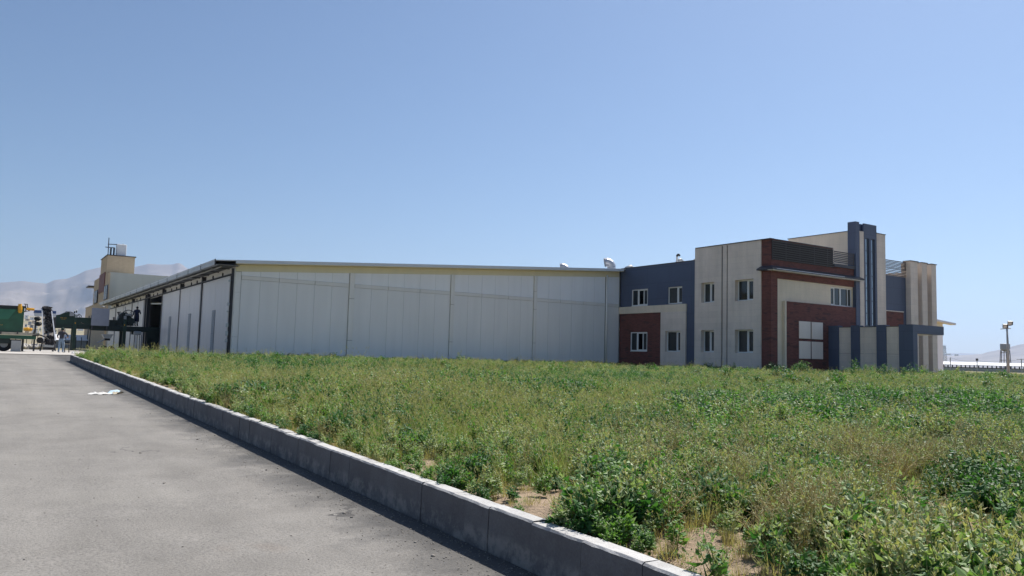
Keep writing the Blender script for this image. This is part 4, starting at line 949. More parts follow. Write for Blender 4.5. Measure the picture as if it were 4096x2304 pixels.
b = MB(); b.tube([P3(262, 1250, YM-0.1), P3(264, 1247, YM-0.1), P3(284, 1248, YM-0.1), P3(294, 1252, YM-0.1)], 0.04, 6); b.build('hand_rail', M_DARK, sl_)
for k, pts in enumerate((((309, 1262), (318, 1256), (325, 1263), (326, 1269)), ((311, 1266), (316, 1259), (320, 1270)), ((322, 1288), (328, 1294), (338, 1296)))):
    b = MB(); b.tube([P3(px, py, YM-0.1) for px, py in pts], 0.03, 6); b.build('hose', M_BLACK, sl_)
b = MB(); pbox(b, 366, 1233, 437, 1303, YM-0.6, 0.06); b.build('screen_panel', M_GREYP, sl_)
b = MB(); pbox(b, 368, 1240, 374, 1318, YM-0.5, 0.3); pbox(b, 428, 1240, 434, 1318, YM-0.5, 0.3); b.build('panel_frame', M_DARK, sl_)
b = MB(); pbox(b, 437, 1280, 470, 1303, YM+0.1, 0.9); b.build('feed_tray', M_GREEND, sl_)
for px in (455, 461): b = MB(); b.tube([P3(px, 1280, YM), P3(px-1, 1268, YM)], 0.05, 6); b.build('lever', M_DARK, sl_)
for k in range(2):
    b = MB(); rs = random.Random(20+k); px = 236+k*0; b_ = b
# yellow lettering on the hood (two short lines) and a small plate on each post
b = MB(); rs = random.Random(14)
def letters2(px0, px1, py0, py1):
    xx0, xx1, zz0, zz1 = prange(px0, py0, px1, py1, YM); n = int((xx1-xx0)/0.1)
    for k in range(n):
        for s in range(2): b.box(xx0+k*0.1, xx0+k*0.1+(0.03 if rs.random() < .5 else 0.07), YM-0.012, YM-0.002, zz0+(zz1-zz0)*s/2, zz0+(zz1-zz0)*(s+0.6)/2)
letters2(241, 272, 1270, 1273); letters2(246, 264, 1276, 1278)
b.build('lettering', M_YEL, sl_)
for px, py in ((301, 1292), (498, 1300)): b = MB(); pbox(b, px-1.5, py-3, px+2, py+3, YM-0.17, 0.015); b.build('plate', M_YEL, sl_)

pp = [P3(588, 1324, YM), P3(660, 1324, YM), P3(660, 1338, YM), P3(612, 1394, YM), P3(588, 1394, YM)]
b = MB(); b.prism([(q[0], q[2]) for q in pp], 'Y', YM+0.15, YM+1.0); b.build('discharge_chute', M_GREEND, sl_)

# ---- drum machine on the deck
dm = thing('drum_machine', 'green drum machine with a large hoop wheel on the raised deck', 'machine', (P3(500, 1303, YM+0.6)[0], YM+0.6, P3(500, 1303, YM)[2]))
pp = [P3(463, 1303, YM), P3(536, 1303, YM), P3(533, 1282, YM), P3(520, 1258, YM), P3(505, 1249, YM), P3(488, 1250, YM), P3(478, 1262, YM)]
b = MB(); b.prism([(q[0], q[2]) for q in pp], 'Y', YM+0.1, YM+1.1); b.build('housing', M_GREEND, dm)
b = MB(); c = P3(515, 1262, YM-0.05); 
cw = Vector(P3(514, 1266, YM+0.02)); rr = 0.56
b.tube([(cw.x+rr*math.cos(a), cw.y, cw.z+rr*math.sin(a)) for a in np.linspace(-0.9, math.pi+0.2, 20)], 0.035, 6); b.build('hoop_wheel', M_DARK, dm)
b = MB(); 
for a in (0.4, 1.2, 2.0): b.tube([cw[:], (cw.x+rr*math.cos(a), cw.y, cw.z+rr*math.sin(a))], 0.02, 5)
b.build('spoke', M_DARK, dm)
b = MB(); p = P3(524, 1285, YM-0.02); b.tube([(p[0], p[1]-0.12, p[2]), (p[0], p[1]+0.1, p[2])], 0.3, 14); b.build('drum_end', M_GREEND, dm)
b = MB(); pbox(b, 496, 1264, 506, 1277, YM-0.2, 0.1); b.build('control_box', M_GREYB, dm)
for a, c in (((470, 1248), (480, 1272)), ((475, 1249), (483, 1266)), ((472, 1249), (484, 1248))): b = MB(); b.tube([P3(*a, YM), P3(*c, YM)], 0.04, 6); b.build('bracket', M_DARK, dm)
b = MB(); pbox(b, 502, 1255, 524, 1262, YM-0.05, 0.12); b.build('guard', M_GREYB, dm)
b = MB(); p = P3(500, 1238, YM+0.3); b.tube([P3(502, 1256, YM+0.3), P3(502, 1226, YM+0.3)], 0.02, 5); b.build('rod', M_DARK, dm)

# ---- small things below the deck
hc = thing('hopper_cart', 'grey funnel shaped hopper cart under the sorting line', 'cart', (P3(430, 1385, 74)[0], 74, YZ))
p0, p1, p2, p3 = P3(409, 1340, 74), P3(450, 1340, 74), P3(443, 1353, 74), P3(417, 1353, 74)
b = MB(); b.prism([(p0[0], p0[2]), (p3[0], p3[2]), (p2[0], p2[2]), (p1[0], p1[2])], 'Y', 73.7, 74.6); b.build('funnel', M_GREYB, hc)
b = MB(); b.prism([(p0[0]-0.05, p0[2]), (p1[0]+0.05, p1[2]), (p1[0]+0.05, p1[2]+0.06), (p0[0]-0.05, p0[2]+0.06)], 'Y', 73.65, 74.65); b.build('funnel_rim', M_GREYB, hc)
b = MB(); pbox(b, 419, 1353.5, 441, 1362, 73.8, 0.7); b.build('gearbox', M_BLACK, hc)
for px in (417, 445): b = MB(); p = P3(px, 1375, 73.8); b.tube([(p[0], 73.7, YZ+0.28), (p[0], 73.85, YZ+0.28)], 0.28, 14); b.build('wheel', M_BLACK, hc)
b = MB(); b.tube([P3(388, 1372, 73.8), P3(418, 1357, 73.8)], 0.05, 6); b.build('tow_bar', M_GREYB, hc)
gb = thing('grey_tub', 'grey tub on thin splayed legs under the deck by the open door', 'tub', (P3(552, 1380, 75)[0], 75, YZ))
b = MB(); pbox(b, 537, 1325, 566, 1339, 74.8, 0.6); b.build('tub_body', M_GREYB, gb, bevel=0.06)
for px, q in ((539, 535), (549, 548), (557, 560), (564, 566)): b = MB(); b.tube([P3(px, 1338.5, 75), (P3(q, 1380, 75)[0], 75, YZ)], 0.03, 6); b.build('leg', M_DARK, gb)
st = thing('metal_stool', 'small metal stool with a low back beside the green post', 'stool', (P3(269, 1400, 66)[0], 66, YZ))
b = MB(); pbox(b, 258, 1374, 279, 1377, 66, 0.4); b.build('seat', M_WOOD, st)
for px in (259, 276): 
    for dy in (0.02, 0.34): b = MB(); b.tube([(P3(px, 1377, 66)[0], 66+dy, P3(px, 1377, 66)[2]), (P3(px+1, 1400, 66)[0], 66+dy, YZ)], 0.025, 6); b.build('leg', M_DARK, st)
b = MB(); b.tube([P3(264, 1374, 66.35), P3(265, 1366, 66.4), P3(278, 1365, 66.4), P3(278, 1374, 66.35)], 0.02, 6); b.build('backrest', M_DARK, st)
rk = MB(); p = onY(296, 1407, 61.0); rk.blob((p[0], 61.0, YZ-0.02), (0.16, 0.13, 0.17), 31, 9, 6, 0.18)
rko = rk.build('white_stone', M_WHITE); tag(rko, 'pale stone lying at the end of the kerb by the green post', 'stone')

# ---- crumpled paper on the road
c0 = onZ(358, 1578, 0.284); c1 = onZ(482, 1576, 0.284); cc = on_road(420, 1577); 
pa = thing('paper_litter', 'flattened white and pale blue paper litter lying on the road', 'litter', (cc[0], cc[1], zroad(cc[1])+0.004))
L0, L1 = on_road(359, 1577), on_road(482, 1577)
b = MB(); b2_ = MB(); rs = random.Random(3); nx, ny = 22, 6; e = Vector(L1-L0); ez = Vector((-RT[1], RT[0], 0)).normalized(); ez = Vector((FW[0], FW[1], 0)).normalized()
def sheet(b, s0, s1, w0, w1, n, m_, hmax, seed):
    rs = random.Random(seed); base = len(b.v)
    for i in range(n+1):
        for j in range(m_+1):
            s = s0+(s1-s0)*i/n; w = w0+(w1-w0)*j/m_; q = Vector(L0)+e*s+ez*(w+rs.uniform(-.05, .05))
            h = 0.006+hmax*(0.5+0.5*math.sin(i*0.9+seed))*rs.uniform(.3, 1)*math.sin(math.pi*(j+0.4)/(m_+0.8)); b.v.append((q.x, q.y, float(zroad(q.y))+0.006+h))
    for i in range(n):
        for j in range(m_):
            a = base+i*(m_+1)+j; b.f.append((a, a+m_+1, a+m_+2, a+1)); b.mi.append(0)
sheet(b, 0.0, 0.62, 0.0, 0.28, 16, 4, 0.05, 1); sheet(b, 0.12, 0.82, -0.32, -0.06, 16, 3, 0.05, 2); b.build('paper_sheet', M_PAPER, pa)
sheet(b2_, 0.6, 0.84, -0.2, 0.5, 8, 4, 0.11, 5); b2_.build('blue_sheet', M_PAPERB, pa)
b = MB(); sheet(b, 0.82, 1.0, -0.15, 0.2, 6, 3, 0.09, 8); b.build('torn_end', M_WOOD, pa)

# ================================================================== PEOPLE (seen from behind)
def skin_body(name, joints, edges, loc, rotz, regions, parent):
    names = list(joints); idx = {k: i for i, k in enumerate(names)}
    me = bpy.data.meshes.new(name); me.from_pydata([joints[k][:3] for k in names], [(idx[a], idx[c]) for a, c in edges], [])
    o = bpy.data.objects.new(name, me); C.objects.link(o)
    o.modifiers.new('skin', 'SKIN'); sm = o.modifiers.new('sub', 'SUBSURF'); sm.levels = 2; sm.render_levels = 2
    for k in names:
        sv = me.skin_vertices[0].data[idx[k]]; r = joints[k][3]; sv.radius = r if isinstance(r, tuple) else (r, r); sv.use_root = (k == 'pelvis')
    dg = bpy.context.evaluated_depsgraph_get(); dg.update()
    m2 = bpy.data.meshes.new_from_object(o.evaluated_get(dg)); bpy.data.objects.remove(o, do_unlink=True)
    mats_ = [r[1] for r in regions]; m2.materials.clear()
    for mm in mats_: m2.materials.append(mm)
    for p in m2.polygons:
        p.use_smooth = True; c = p.center
        for i, (f, mm) in enumerate(regions):
            if f(c): p.material_index = i; break
    m2.name = name; ob = bpy.data.objects.new(name, m2); C.objects.link(ob)
    ob.matrix_basis = Matrix.Translation(loc) @ Matrix.Rotation(rotz, 4, 'Z'); attach(ob, parent); return ob
E_BODY = [('pelvis', 'waist'), ('waist', 'chest'), ('chest', 'neck'), ('neck', 'head0'), ('head0', 'head1'), ('head1', 'head2'), ('pelvis', 'lh'), ('lh', 'lk'), ('lk', 'la'), ('la', 'lt'), ('pelvis', 'rh'), ('rh', 'rk'), ('rk', 'ra'), ('ra', 'rt'),
          ('chest', 'ls'), ('ls', 'le'), ('le', 'lw'), ('lw', 'lp'), ('chest', 'rs'), ('rs', 're'), ('re', 'rw'), ('rw', 'rp')]
def add_hand(J, E, side, d, up):
    d = Vector(d).normalized(); up = Vector(up).normalized(); s = d.cross(up)
    w = Vector(J[side+'p'][:3])
    for k, (o_, ln) in enumerate(((-0.03, 0.065), (-0.01, 0.075), (0.012, 0.07), (0.03, 0.055))):
        a = w+s*o_+d*0.035; J[f'{side}f{k}a'] = (*(a+d*ln*0.55), 0.009); J[f'{side}f{k}b'] = (*(a+d*ln-up*0.02), 0.008)
        E += [(side+'p', f'{side}f{k}a'), (f'{side}f{k}a', f'{side}f{k}b')]
    t = w-s*0.045*(1 if side == 'l' else -1); J[side+'ta'] = (*(t+d*0.02), 0.010); J[side+'tb'] = (*(t+d*0.055-up*0.015), 0.009); E += [(side+'p', side+'ta'), (side+'ta', side+'tb')]
def head_bits(parent, loc, rotz, h, hair_m, cap):
    M = Matrix.Translation(loc) @ Matrix.Rotation(rotz, 4, 'Z')
    b = MB(); b.lathe([(0.0, 0.115), (0.055, 0.105), (0.09, 0.07), (0.104, 0.02), (0.1, -0.03), (0.086, -0.07)], (h[0], h[1]-0.012, h[2]), 14)
    if cap: b.prism([(h[0]-0.07, h[1]+0.08), (h[0]+0.07, h[1]+0.08), (h[0]+0.05, h[1]+0.19), (h[0]-0.05, h[1]+0.19)], 'Z', h[2]+0.02, h[2]+0.035)
    b.v = [tuple(M @ Vector(v)) for v in b.v]; b.build('cap' if cap else 'hair', hair_m, parent, smooth=True)
    b = MB()   # face: nose, ears, brow line (turned away from the camera)
    b.blob((h[0], h[1]+0.1, h[2]-0.03), (0.014, 0.022, 0.025), 1, 6, 4, 0); b.blob((h[0]-0.095, h[1], h[2]-0.02), (0.014, 0.025, 0.035), 1, 6, 4, 0); b.blob((h[0]+0.095, h[1], h[2]-0.02), (0.014, 0.025, 0.035), 1, 6, 4, 0)
    b.v = [tuple(M @ Vector(v)) for v in b.v]; b.build('face', M_SKIN, parent, smooth=True)
    b = MB(); b.blob((h[0]-0.033, h[1]+0.088, h[2]), 0.012, 1, 6, 4, 0); b.blob((h[0]+0.033, h[1]+0.088, h[2]), 0.012, 1, 6, 4, 0); b.box(h[0]-0.025, h[0]+0.025, h[1]+0.078, h[1]+0.09, h[2]-0.075, h[2]-0.068)
    b.v = [tuple(M @ Vector(v)) for v in b.v]; b.build('eyes_and_mouth', M_BLACK, parent, smooth=True)
ang = -YAW+0.05
# person by the conveyor
g1 = on_road(243, 1408.5); Lp = (g1[0]*62.5/g1[1], 62.5, float(zroad(62.5))+0.004)
J = dict(pelvis=(0, 0, 0.93, (.155, .11)), waist=(0.0, 0.0, 1.08, (.15, .105)), chest=(-0.01, 0.03, 1.33, (.175, .115)), neck=(-0.01, 0.06, 1.49, .06), head0=(-0.02, 0.085, 1.56, .066), head1=(-0.02, 0.095, 1.64, .09), head2=(-0.02, 0.095, 1.715, .06),
         lh=(-.1, 0, .86, .105), lk=(-.14, .02, .49, .078), la=(-.15, -.02, .09, .055), lt=(-.17, .13, .035, .04), rh=(.1, 0, .86, .105), rk=(.13, .03, .49, .078), ra=(.12, -.0, .09, .055), rt=(.15, .15, .035, .04),
         ls=(-.2, .02, 1.41, .07), le=(-.33, .05, 1.17, .052), lw=(-.38, .22, 1.06, .036), lp=(-.40, .29, 1.04, .034), rs=(.2, .02, 1.40, .07), re=(.43, -.05, 1.2, .056), rw=(.30, .17, 1.08, .038), rp=(.25, .22, 1.06, .034))
Eb = list(E_BODY); add_hand(J, Eb, 'l', (-.2, .9, -.3), (0, 0.3, 1)); add_hand(J, Eb, 'r', (-.7, .6, -.1), (0, 0.3, 1))
pe = thing('person', 'person in dark shirt, pale jeans and cap seen from behind beside the muddy conveyor', 'person', Lp)
def isarm(c): return abs(c.x) > 0.27 and c.z < 1.12 and c.z > 0.9
skin_body('body', J, Eb, Lp, ang, [(lambda c: c.z > 1.5, M_SKIN), (lambda c: (abs(c.x) > .27 or c.y > 0.15) and 0.95 < c.z < 1.12, M_SKIN), (lambda c: c.z > 0.99, M_SHIRT), (lambda c: c.z < 0.075, M_WHITE), (lambda c: True, M_JEANS)], pe)
head_bits(pe, Lp, ang, (-0.02, 0.09, 1.645), M_CAP, True)
# person on the deck
g2 = onY(544, 1302.5, YM+0.5); Lq = (g2[0], YM+0.5, P3(500, 1303, YM)[2]+0.002)
J = dict(pelvis=(0, 0, 0.92, (.165, .12)), waist=(0.0, 0.0, 1.08, (.155, .11)), chest=(-0.0, 0.02, 1.33, (.18, .12)), neck=(-0.0, 0.03, 1.50, .062), head0=(-0.01, 0.05, 1.57, .068), head1=(-0.01, 0.055, 1.65, .09), head2=(-0.01, 0.055, 1.725, .06),
         hem=(0, 0, 0.62, (.17, .13)), lh=(-.095, 0, .84, .11), lk=(-.1, .02, .47, .075), la=(-.1, -.02, .09, .06), lt=(-.11, .13, .04, .045), rh=(.095, 0, .84, .11), rk=(.1, .03, .47, .075), ra=(.1, .0, .09, .06), rt=(.12, .14, .04, .045),
         ls=(-.21, .02, 1.42, .075), le=(-.31, .04, 1.17, .058), lw=(-.43, .12, .95, .04), lp=(-.47, .15, .89, .036), rs=(.21, .02, 1.41, .075), re=(.31, .0, 1.19, .06), rw=(.24, .2, 1.13, .04), rp=(.19, .26, 1.12, .036))
del J['hem']
Eb = list(E_BODY); add_hand(J, Eb, 'l', (-.5, .4, -.7), (0, 0.8, .4)); add_hand(J, Eb, 'r', (-.7, .6, 0), (0, 0.3, 1))
pq = thing('person', 'person in navy work clothes standing on the green deck, hand on the hoop wheel', 'person', Lq)
skin_body('body', J, Eb, Lq, ang-0.1, [(lambda c: c.z > 1.51, M_SKIN), (lambda c: (abs(c.x) > .36 and c.z < 1.0), M_SKIN), (lambda c: c.z > 0.5, M_NAVY), (lambda c: c.z < 0.2, M_BLACK), (lambda c: True, M_GREYB)], pq)
# long work coat over the hips
M = Matrix.Translation(Lq) @ Matrix.Rotation(ang-0.1, 4, 'Z'); b = MB(); b.lathe([(0.19, 1.1), (0.215, 0.92), (0.235, 0.62), (0.24, 0.42), (0.225, 0.42), (0.2, 0.9)], (0, 0, 0), 14)
b.v = [tuple(M @ Vector((v[0], v[1]*0.72, v[2]))) for v in b.v]; b.build('work_coat', M_NAVY, pq, smooth=True)
head_bits(pq, Lq, ang-0.1, (-0.01, 0.055, 1.65), M_BLACK, False)

# ================================================================== PLANTS
L_GRN = leafmat('leaf_green', (0.098, 0.222, 0.044), (0.215, 0.330, 0.094), 0.36, 0.55)
L_DRK = leafmat('leaf_deep_green', (0.036, 0.120, 0.031), (0.091, 0.198, 0.053), 0.36, 0.55)
L_GRY = leafmat('leaf_grey_green', (0.30, 0.37, 0.17), (0.47, 0.51, 0.28), 0.28, 0.6)
L_GRS = leafmat('grass_blade', (0.156, 0.246, 0.055), (0.351, 0.396, 0.132), 0.32, 0.55)
L_STR = leafmat('straw', (0.432, 0.336, 0.149), (0.624, 0.504, 0.270), 0.25, 0.7)
L_EAR = leafmat('grass_ear', (0.368, 0.333, 0.154), (0.552, 0.471, 0.242), 0.3, 0.7)
L_STM = leafmat('weed_stem', (0.17, 0.21, 0.08), (0.30, 0.29, 0.14), 0.1, 0.6)
L_YFL = leafmat('yellow_flower', (0.62, 0.50, 0.03), (0.70, 0.58, 0.06), 0.25, 0.6)
L_RED = leafmat('dry_red_herb', (0.30, 0.14, 0.07), (0.40, 0.23, 0.12), 0.2, 0.8)
class PM:
    def __init__(s): s.V = []; s.F = []; s.M = []; s.n = 0
    def add(s, V, F, m): s.V.append(V); s.F += [tuple(int(i)+s.n for i in f) for f in F]; s.M += [m]*len(F); s.n += len(V)
    def mesh(s, name, mats):
        me = bpy.data.meshes.new(name); me.from_pydata(np.concatenate(s.V).tolist(), [], s.F)
        for m in mats: me.materials.append(m)
        me.polygons.foreach_set('material_index', s.M); me.update(); return me
T_LO = (np.array([(0, 0, 0), (-0.5, 0.42, 0.10), (0, 1, -0.05), (0.5, 0.42, 0.10)]), [(0, 3, 2), (0, 2, 1)])
def lobed():
    ts = [0.0, 0.16, 0.30, 0.36, 0.55, 0.62, 0.80, 1.0]; ws = [0.02, 0.36, 0.56, 0.40, 0.34, 0.24, 0.17, 0.0]
    V = []; F = []
    for t, w in zip(ts, ws):
        V += [(-w, t+0.04*(w > .5), 0.16*w-0.14*t*t), (0, t, -0.14*t*t), (w, t+0.04*(w > .5), 0.16*w-0.14*t*t)]
    for k in range(len(ts)-1):
        a = k*3; F += [(a, a+1, a+4, a+3), (a+1, a+2, a+5, a+4)]
    return np.array(V), F
T_HI = lobed()
def put_leaves(pm, rg, pos, az, pitch, L, Wd, m, tmpl=T_LO):
    V0, F0 = tmpl
    for p, a, pt, l, w in zip(pos, az, pitch, L, Wd):
        ca, sa = math.cos(a), math.sin(a); cp, sp = math.cos(pt), math.sin(pt)
        d = np.array([ca*cp, sa*cp, sp]); side = np.array([-sa, ca, 0.0]); roll = rg.uniform(-0.7, 0.7)
        nrm = np.cross(d, side)*-1; s2 = side*math.cos(roll)+nrm*math.sin(roll); n2 = np.cross(s2, d)
        pm.add(p+np.outer(V0[:, 0]*w, s2)+np.outer(V0[:, 1]*l, d)+np.outer(V0[:, 2]*l, n2), F0, m)
def put_stem(pm, pts, r0, r1, m):
    pts = np.array(pts); n = len(pts); V = []
    for k, p in enumerate(pts):
        r = r0+(r1-r0)*k/(n-1)
        for j in range(3): a = 2.094*j; V.append(p+np.array([math.cos(a)*r, math.sin(a)*r, 0]))
    F = [(k*3+j, k*3+(j+1) % 3, (k+1)*3+(j+1) % 3, (k+1)*3+j) for k in range(n-1) for j in range(3)]
    pm.add(np.array(V), F, m)
def put_blade(pm, rg, base, az, lean, L, w, m, n=4, droop=0.6):
    V = []; p = np.array(base, float); th = lean; d2 = np.array([math.cos(az), math.sin(az), 0]); tw = az+rg.uniform(0.6, 2.5); s = np.array([math.cos(tw), math.sin(tw), 0])
    for k in range(n+1):
        ww = w*(1-(k/n)**1.6)+0.0005; V += [p-s*ww, p+s*ww]
        p = p+(d2*math.sin(th)+np.array([0, 0, math.cos(th)]))*L/n; th += droop/n*rg.uniform(.5, 1.5)
    pm.add(np.array(V), [(2*k, 2*k+1, 2*k+3, 2*k+2) for k in range(n)], m); return p, th
def broadleaf(seed, h, nl, ls, spread, hi=False, tips=True, mats=None):
    rg = np.random.default_rng(seed); pm = PM(); nb = rg.integers(3, 6)
    stems = [(np.zeros(3), rg.uniform(0, 6.28), rg.uniform(0, .15), h)]
    for k in range(nb):
        z = h*rg.uniform(0.08, 0.5); stems.append((np.array([0, 0, z]), rg.uniform(0, 6.28), rg.uniform(0.45, 0.95), h*rg.uniform(0.45, 0.8)))
    for si, (b0, az, lean, L) in enumerate(stems):
        pts = [b0]; th = lean
        for k in range(5): pts.append(pts[-1]+np.array([math.cos(az)*math.sin(th), math.sin(az)*math.sin(th), math.cos(th)])*L/5*(spread if si else 1)); th *= 0.78
        put_stem(pm, pts, 0.006, 0.0025, 1); pts = np.array(pts); n = max(4, int(nl*(1.0 if si == 0 else 0.55)))
        t = rg.uniform(0.12, 1.0, n); idx = np.clip((t*5).astype(int), 0, 4); fr = (t*5-idx)[:, None]; pos = pts[idx]*(1-fr)+pts[idx+1]*fr
        sz = ls*(1.15-0.75*t)*rg.uniform(.6, 1.25, n); a = rg.uniform(0, 6.28, n)
        off = np.stack([np.cos(a), np.sin(a), np.zeros(n)], 1)*(sz*0.45)[:, None]
        put_leaves(pm, rg, pos+off, a, rg.normal(0.1, 0.5, n), sz, sz*rg.uniform(.55, .8, n), 0, T_HI if hi else T_LO)
        if tips:
            m_ = 9; pos = pts[-1]+rg.normal(0, 0.006, (m_, 3))+np.outer(rg.uniform(-0.09, 0.05, m_), [0, 0, 1]); put_leaves(pm, rg, pos, rg.uniform(0, 6.28, m_), rg.uniform(.3, 1.3, m_), np.full(m_, ls*0.42), np.full(m_, ls*0.2), 2)
    return pm.mesh('weed', mats or [L_GRN, L_STM, L_GRY])
def grass(seed, n, h, m_blade, ears, m_ear, rad=0.10, w=0.0035):
    rg = np.random.default_rng(seed); pm = PM()
    for k in range(n):
        a = rg.uniform(0, 6.28); r = rad*math.sqrt(rg.random()); put_blade(pm, rg, (r*math.cos(a), r*math.sin(a), -0.01), a+rg.normal(0, .8), abs(rg.normal(0.15, .2)), h*rg.uniform(.45, 1.0), w*rg.uniform(.7, 1.5), 0, 4, rg.uniform(.2, 1.1))
    for k in range(ears):
        a = rg.uniform(0, 6.28); r = rad*math.sqrt(rg.random()); p, th = put_blade(pm, rg, (r*math.cos(a), r*math.sin(a), 0), a, abs(rg.normal(0.12, .12)), h*rg.uniform(.85, 1.25), 0.0016, 1, 4, .4)
        d = np.array([math.cos(a)*math.sin(th), math.sin(a)*math.sin(th), math.cos(th)]); L = rg.uniform(.05, .085); nn = 8
        for q in range(nn):
            t = q/nn; b0 = p+d*L*t; put_leaves(pm, rg, [b0], [rg.uniform(0, 6.28)], [rg.uniform(.7, 1.25)], [0.034*(1-.4*t)], [0.007], 1)
    return pm.mesh('grass_tuft', [m_blade, m_ear])
def wiry(seed, h, flowers=True, mats=None, n=7):
    rg = np.random.default_rng(seed); pm = PM()
    for k in range(n):
        a = rg.uniform(0, 6.28); th = rg.uniform(.1, .9); pts = [np.zeros(3)]
        for q in range(6): pts.append(pts[-1]+np.array([math.cos(a)*math.sin(th), math.sin(a)*math.sin(th), math.cos(th)])*h/6*rg.uniform(.8, 1.2)); a += rg.normal(0, .35); th = min(1.5, max(.05, th+rg.normal(0.02, .22)))
        put_stem(pm, pts, 0.0045 if flowers else 0.006, 0.002, 0)
        for q in range(2, 7):
            for _ in range(3):
                a2 = rg.uniform(0, 6.28); t2 = rg.uniform(.3, 1.3); e = pts[q]+np.array([math.cos(a2)*math.sin(t2), math.sin(a2)*math.sin(t2), math.cos(t2)])*rg.uniform(.04, .16); put_stem(pm, [pts[q], (pts[q]+e)/2+rg.normal(0, .008, 3), e], 0.002, 0.001, 0)
                if flowers and rg.random() < .16: put_leaves(pm, rg, [e]*3, rg.uniform(0, 6.28, 3), rg.uniform(-.2, .8, 3), [0.014]*3, [0.013]*3, 1)
                elif rg.random() < .6: put_leaves(pm, rg, [e], [a2], [rg.uniform(-.4, .6)], [rg.uniform(.015, .035)], [0.010], 2)
    return pm.mesh('wiry_weed', mats or [L_STM, L_YFL, L_GRY])
def lowherb(seed, n, ls, mats, rad=0.16, h=0.09):
    rg = np.random.default_rng(seed); pm = PM(); a = rg.uniform(0, 6.28, n); r = rad*np.sqrt(rg.random(n)); pos = np.stack([r*np.cos(a), r*np.sin(a), rg.uniform(0.0, h, n)], 1)
    put_leaves(pm, rg, pos, rg.uniform(0, 6.28, n), rg.normal(.35, .5, n), ls*rg.uniform(.5, 1.3, n), ls*.6*rg.uniform(.5, 1.2, n), 0)
    return pm.mesh('low_herb', mats)
# prototypes: 0-5 broadleaf, 6-9 grass, 10-12 straw, 13-15 wiry, 16-18 low herbs
protos = [broadleaf(1, .36, 40, .105, 1.15, tips=False), broadleaf(2, .40, 44, .115, 1.2, tips=False, mats=[L_DRK, L_STM, L_GRY]), broadleaf(3, .30, 40, .095, 1.3, tips=False), broadleaf(4, .36, 34, .125, 1.15, True, tips=False, mats=[L_DRK, L_STM, L_GRY]), broadleaf(5, .30, 32, .11, 1.2, True), broadleaf(6, .36, 46, .085, 1.2, mats=[L_GRY, L_STM, L_EAR]),
          grass(11, 46, .36, L_GRS, 5, L_EAR), grass(12, 40, .42, L_GRS, 9, L_EAR), grass(13, 50, .30, L_GRS, 2, L_EAR), grass(14, 34, .45, L_GRS, 12, L_EAR, .12),
          grass(21, 36, .30, L_STR, 6, L_EAR), grass(22, 30, .36, L_STR, 9, L_EAR), grass(23, 26, .16, L_STR, 0, L_EAR, .14, .003),
          wiry(31, .55), wiry(32, .48), wiry(33, .5, False, [L_STR, L_YFL, L_GRY], 11),
          lowherb(41, 46, .035, [L_GRN]), lowherb(42, 40, .028, [L_RED], .14, .07), lowherb(43, 50, .03, [L_GRY])]
pobs = [bpy.data.objects.new('plant_source', m) for m in protos]

# ---- where each kind grows
def px_of(X, Y, Z):
    P = np.stack([X, Y, Z-CAMZ], -1); dz = P@FW; return W_/2+FPX*(P@RT)/dz, H_/2-FPX*(P@UP)/dz, dz
def fnoise(X, Y, s, seed):   # cheap smooth value noise
    x = X*s+seed*13.7; y = Y*s-seed*7.1; xi = np.floor(x).astype(int); yi = np.floor(y).astype(int); fx = x-xi; fy = y-yi; fx = fx*fx*(3-2*fx); fy = fy*fy*(3-2*fy)
    hsh = lambda a, c: np.modf(np.abs(np.sin(a*127.1+c*311.7+seed*74.7)*43758.5453))[0]
    return (hsh(xi, yi)*(1-fx)+hsh(xi+1, yi)*fx)*(1-fy)+(hsh(xi, yi+1)*(1-fx)+hsh(xi+1, yi+1)*fx)*fy
def fbm(X, Y, s, seed): return 0.5*fnoise(X, Y, s, seed)+0.3*fnoise(X, Y, s*2.1, seed+1)+0.2*fnoise(X, Y, s*4.3, seed+2)
def G(px, py, lst):
    o = np.zeros(px.shape)
    for cx, cy, rx, ry, w in lst: o = np.maximum(o, w*np.exp(-((px-cx)/rx)**2-((py-cy)/ry)**2))
    return o
BARE = [(2200, 2030, 210, 75, 1.2), (2800, 2230, 230, 100, 1.3), (3010, 2350, 320, 110, 1.2), (3700, 2020, 150, 70, 1.2), (3840, 2190, 220, 95, 1.3), (4020, 2300, 160, 60, .9), (1740, 1870, 150, 28, .9), (660, 1553, 70, 14, 1), (2950, 2150, 120, 50, .7), (3330, 2300, 160, 45, .6), (3500, 2130, 110, 35, .5)]
DRYS = [(3050, 2120, 380, 120, .6), (2600, 1600, 220, 22, .9), (1700, 1490, 330, 12, .8), (3150, 1552, 420, 14, .95), (3640, 1600, 80, 20, 1), (2250, 1490, 260, 12, .7), (1500, 1790, 220, 45, .8), (1150, 1680, 200, 40, .7), (2050, 1900, 260, 60, .8), (2500, 1640, 160, 40, .6), (900, 1590, 160, 22, .5), (2900, 1600, 160, 25, .5)]
GRAS = [(560, 1450, 420, 55, 1), (1300, 1640, 420, 70, .8), (1950, 1760, 420, 110, .9), (2350, 1720, 330, 90, .7), (2250, 1900, 200, 70, .8), (900, 1540, 260, 30, .6)]
WIRY = [(3180, 2200, 380, 90, 1.5), (3820, 1880, 280, 80, 1), (2900, 1980, 200, 80, .7), (3500, 1950, 200, 80, .6), (2650, 1850, 200, 60, .3)]
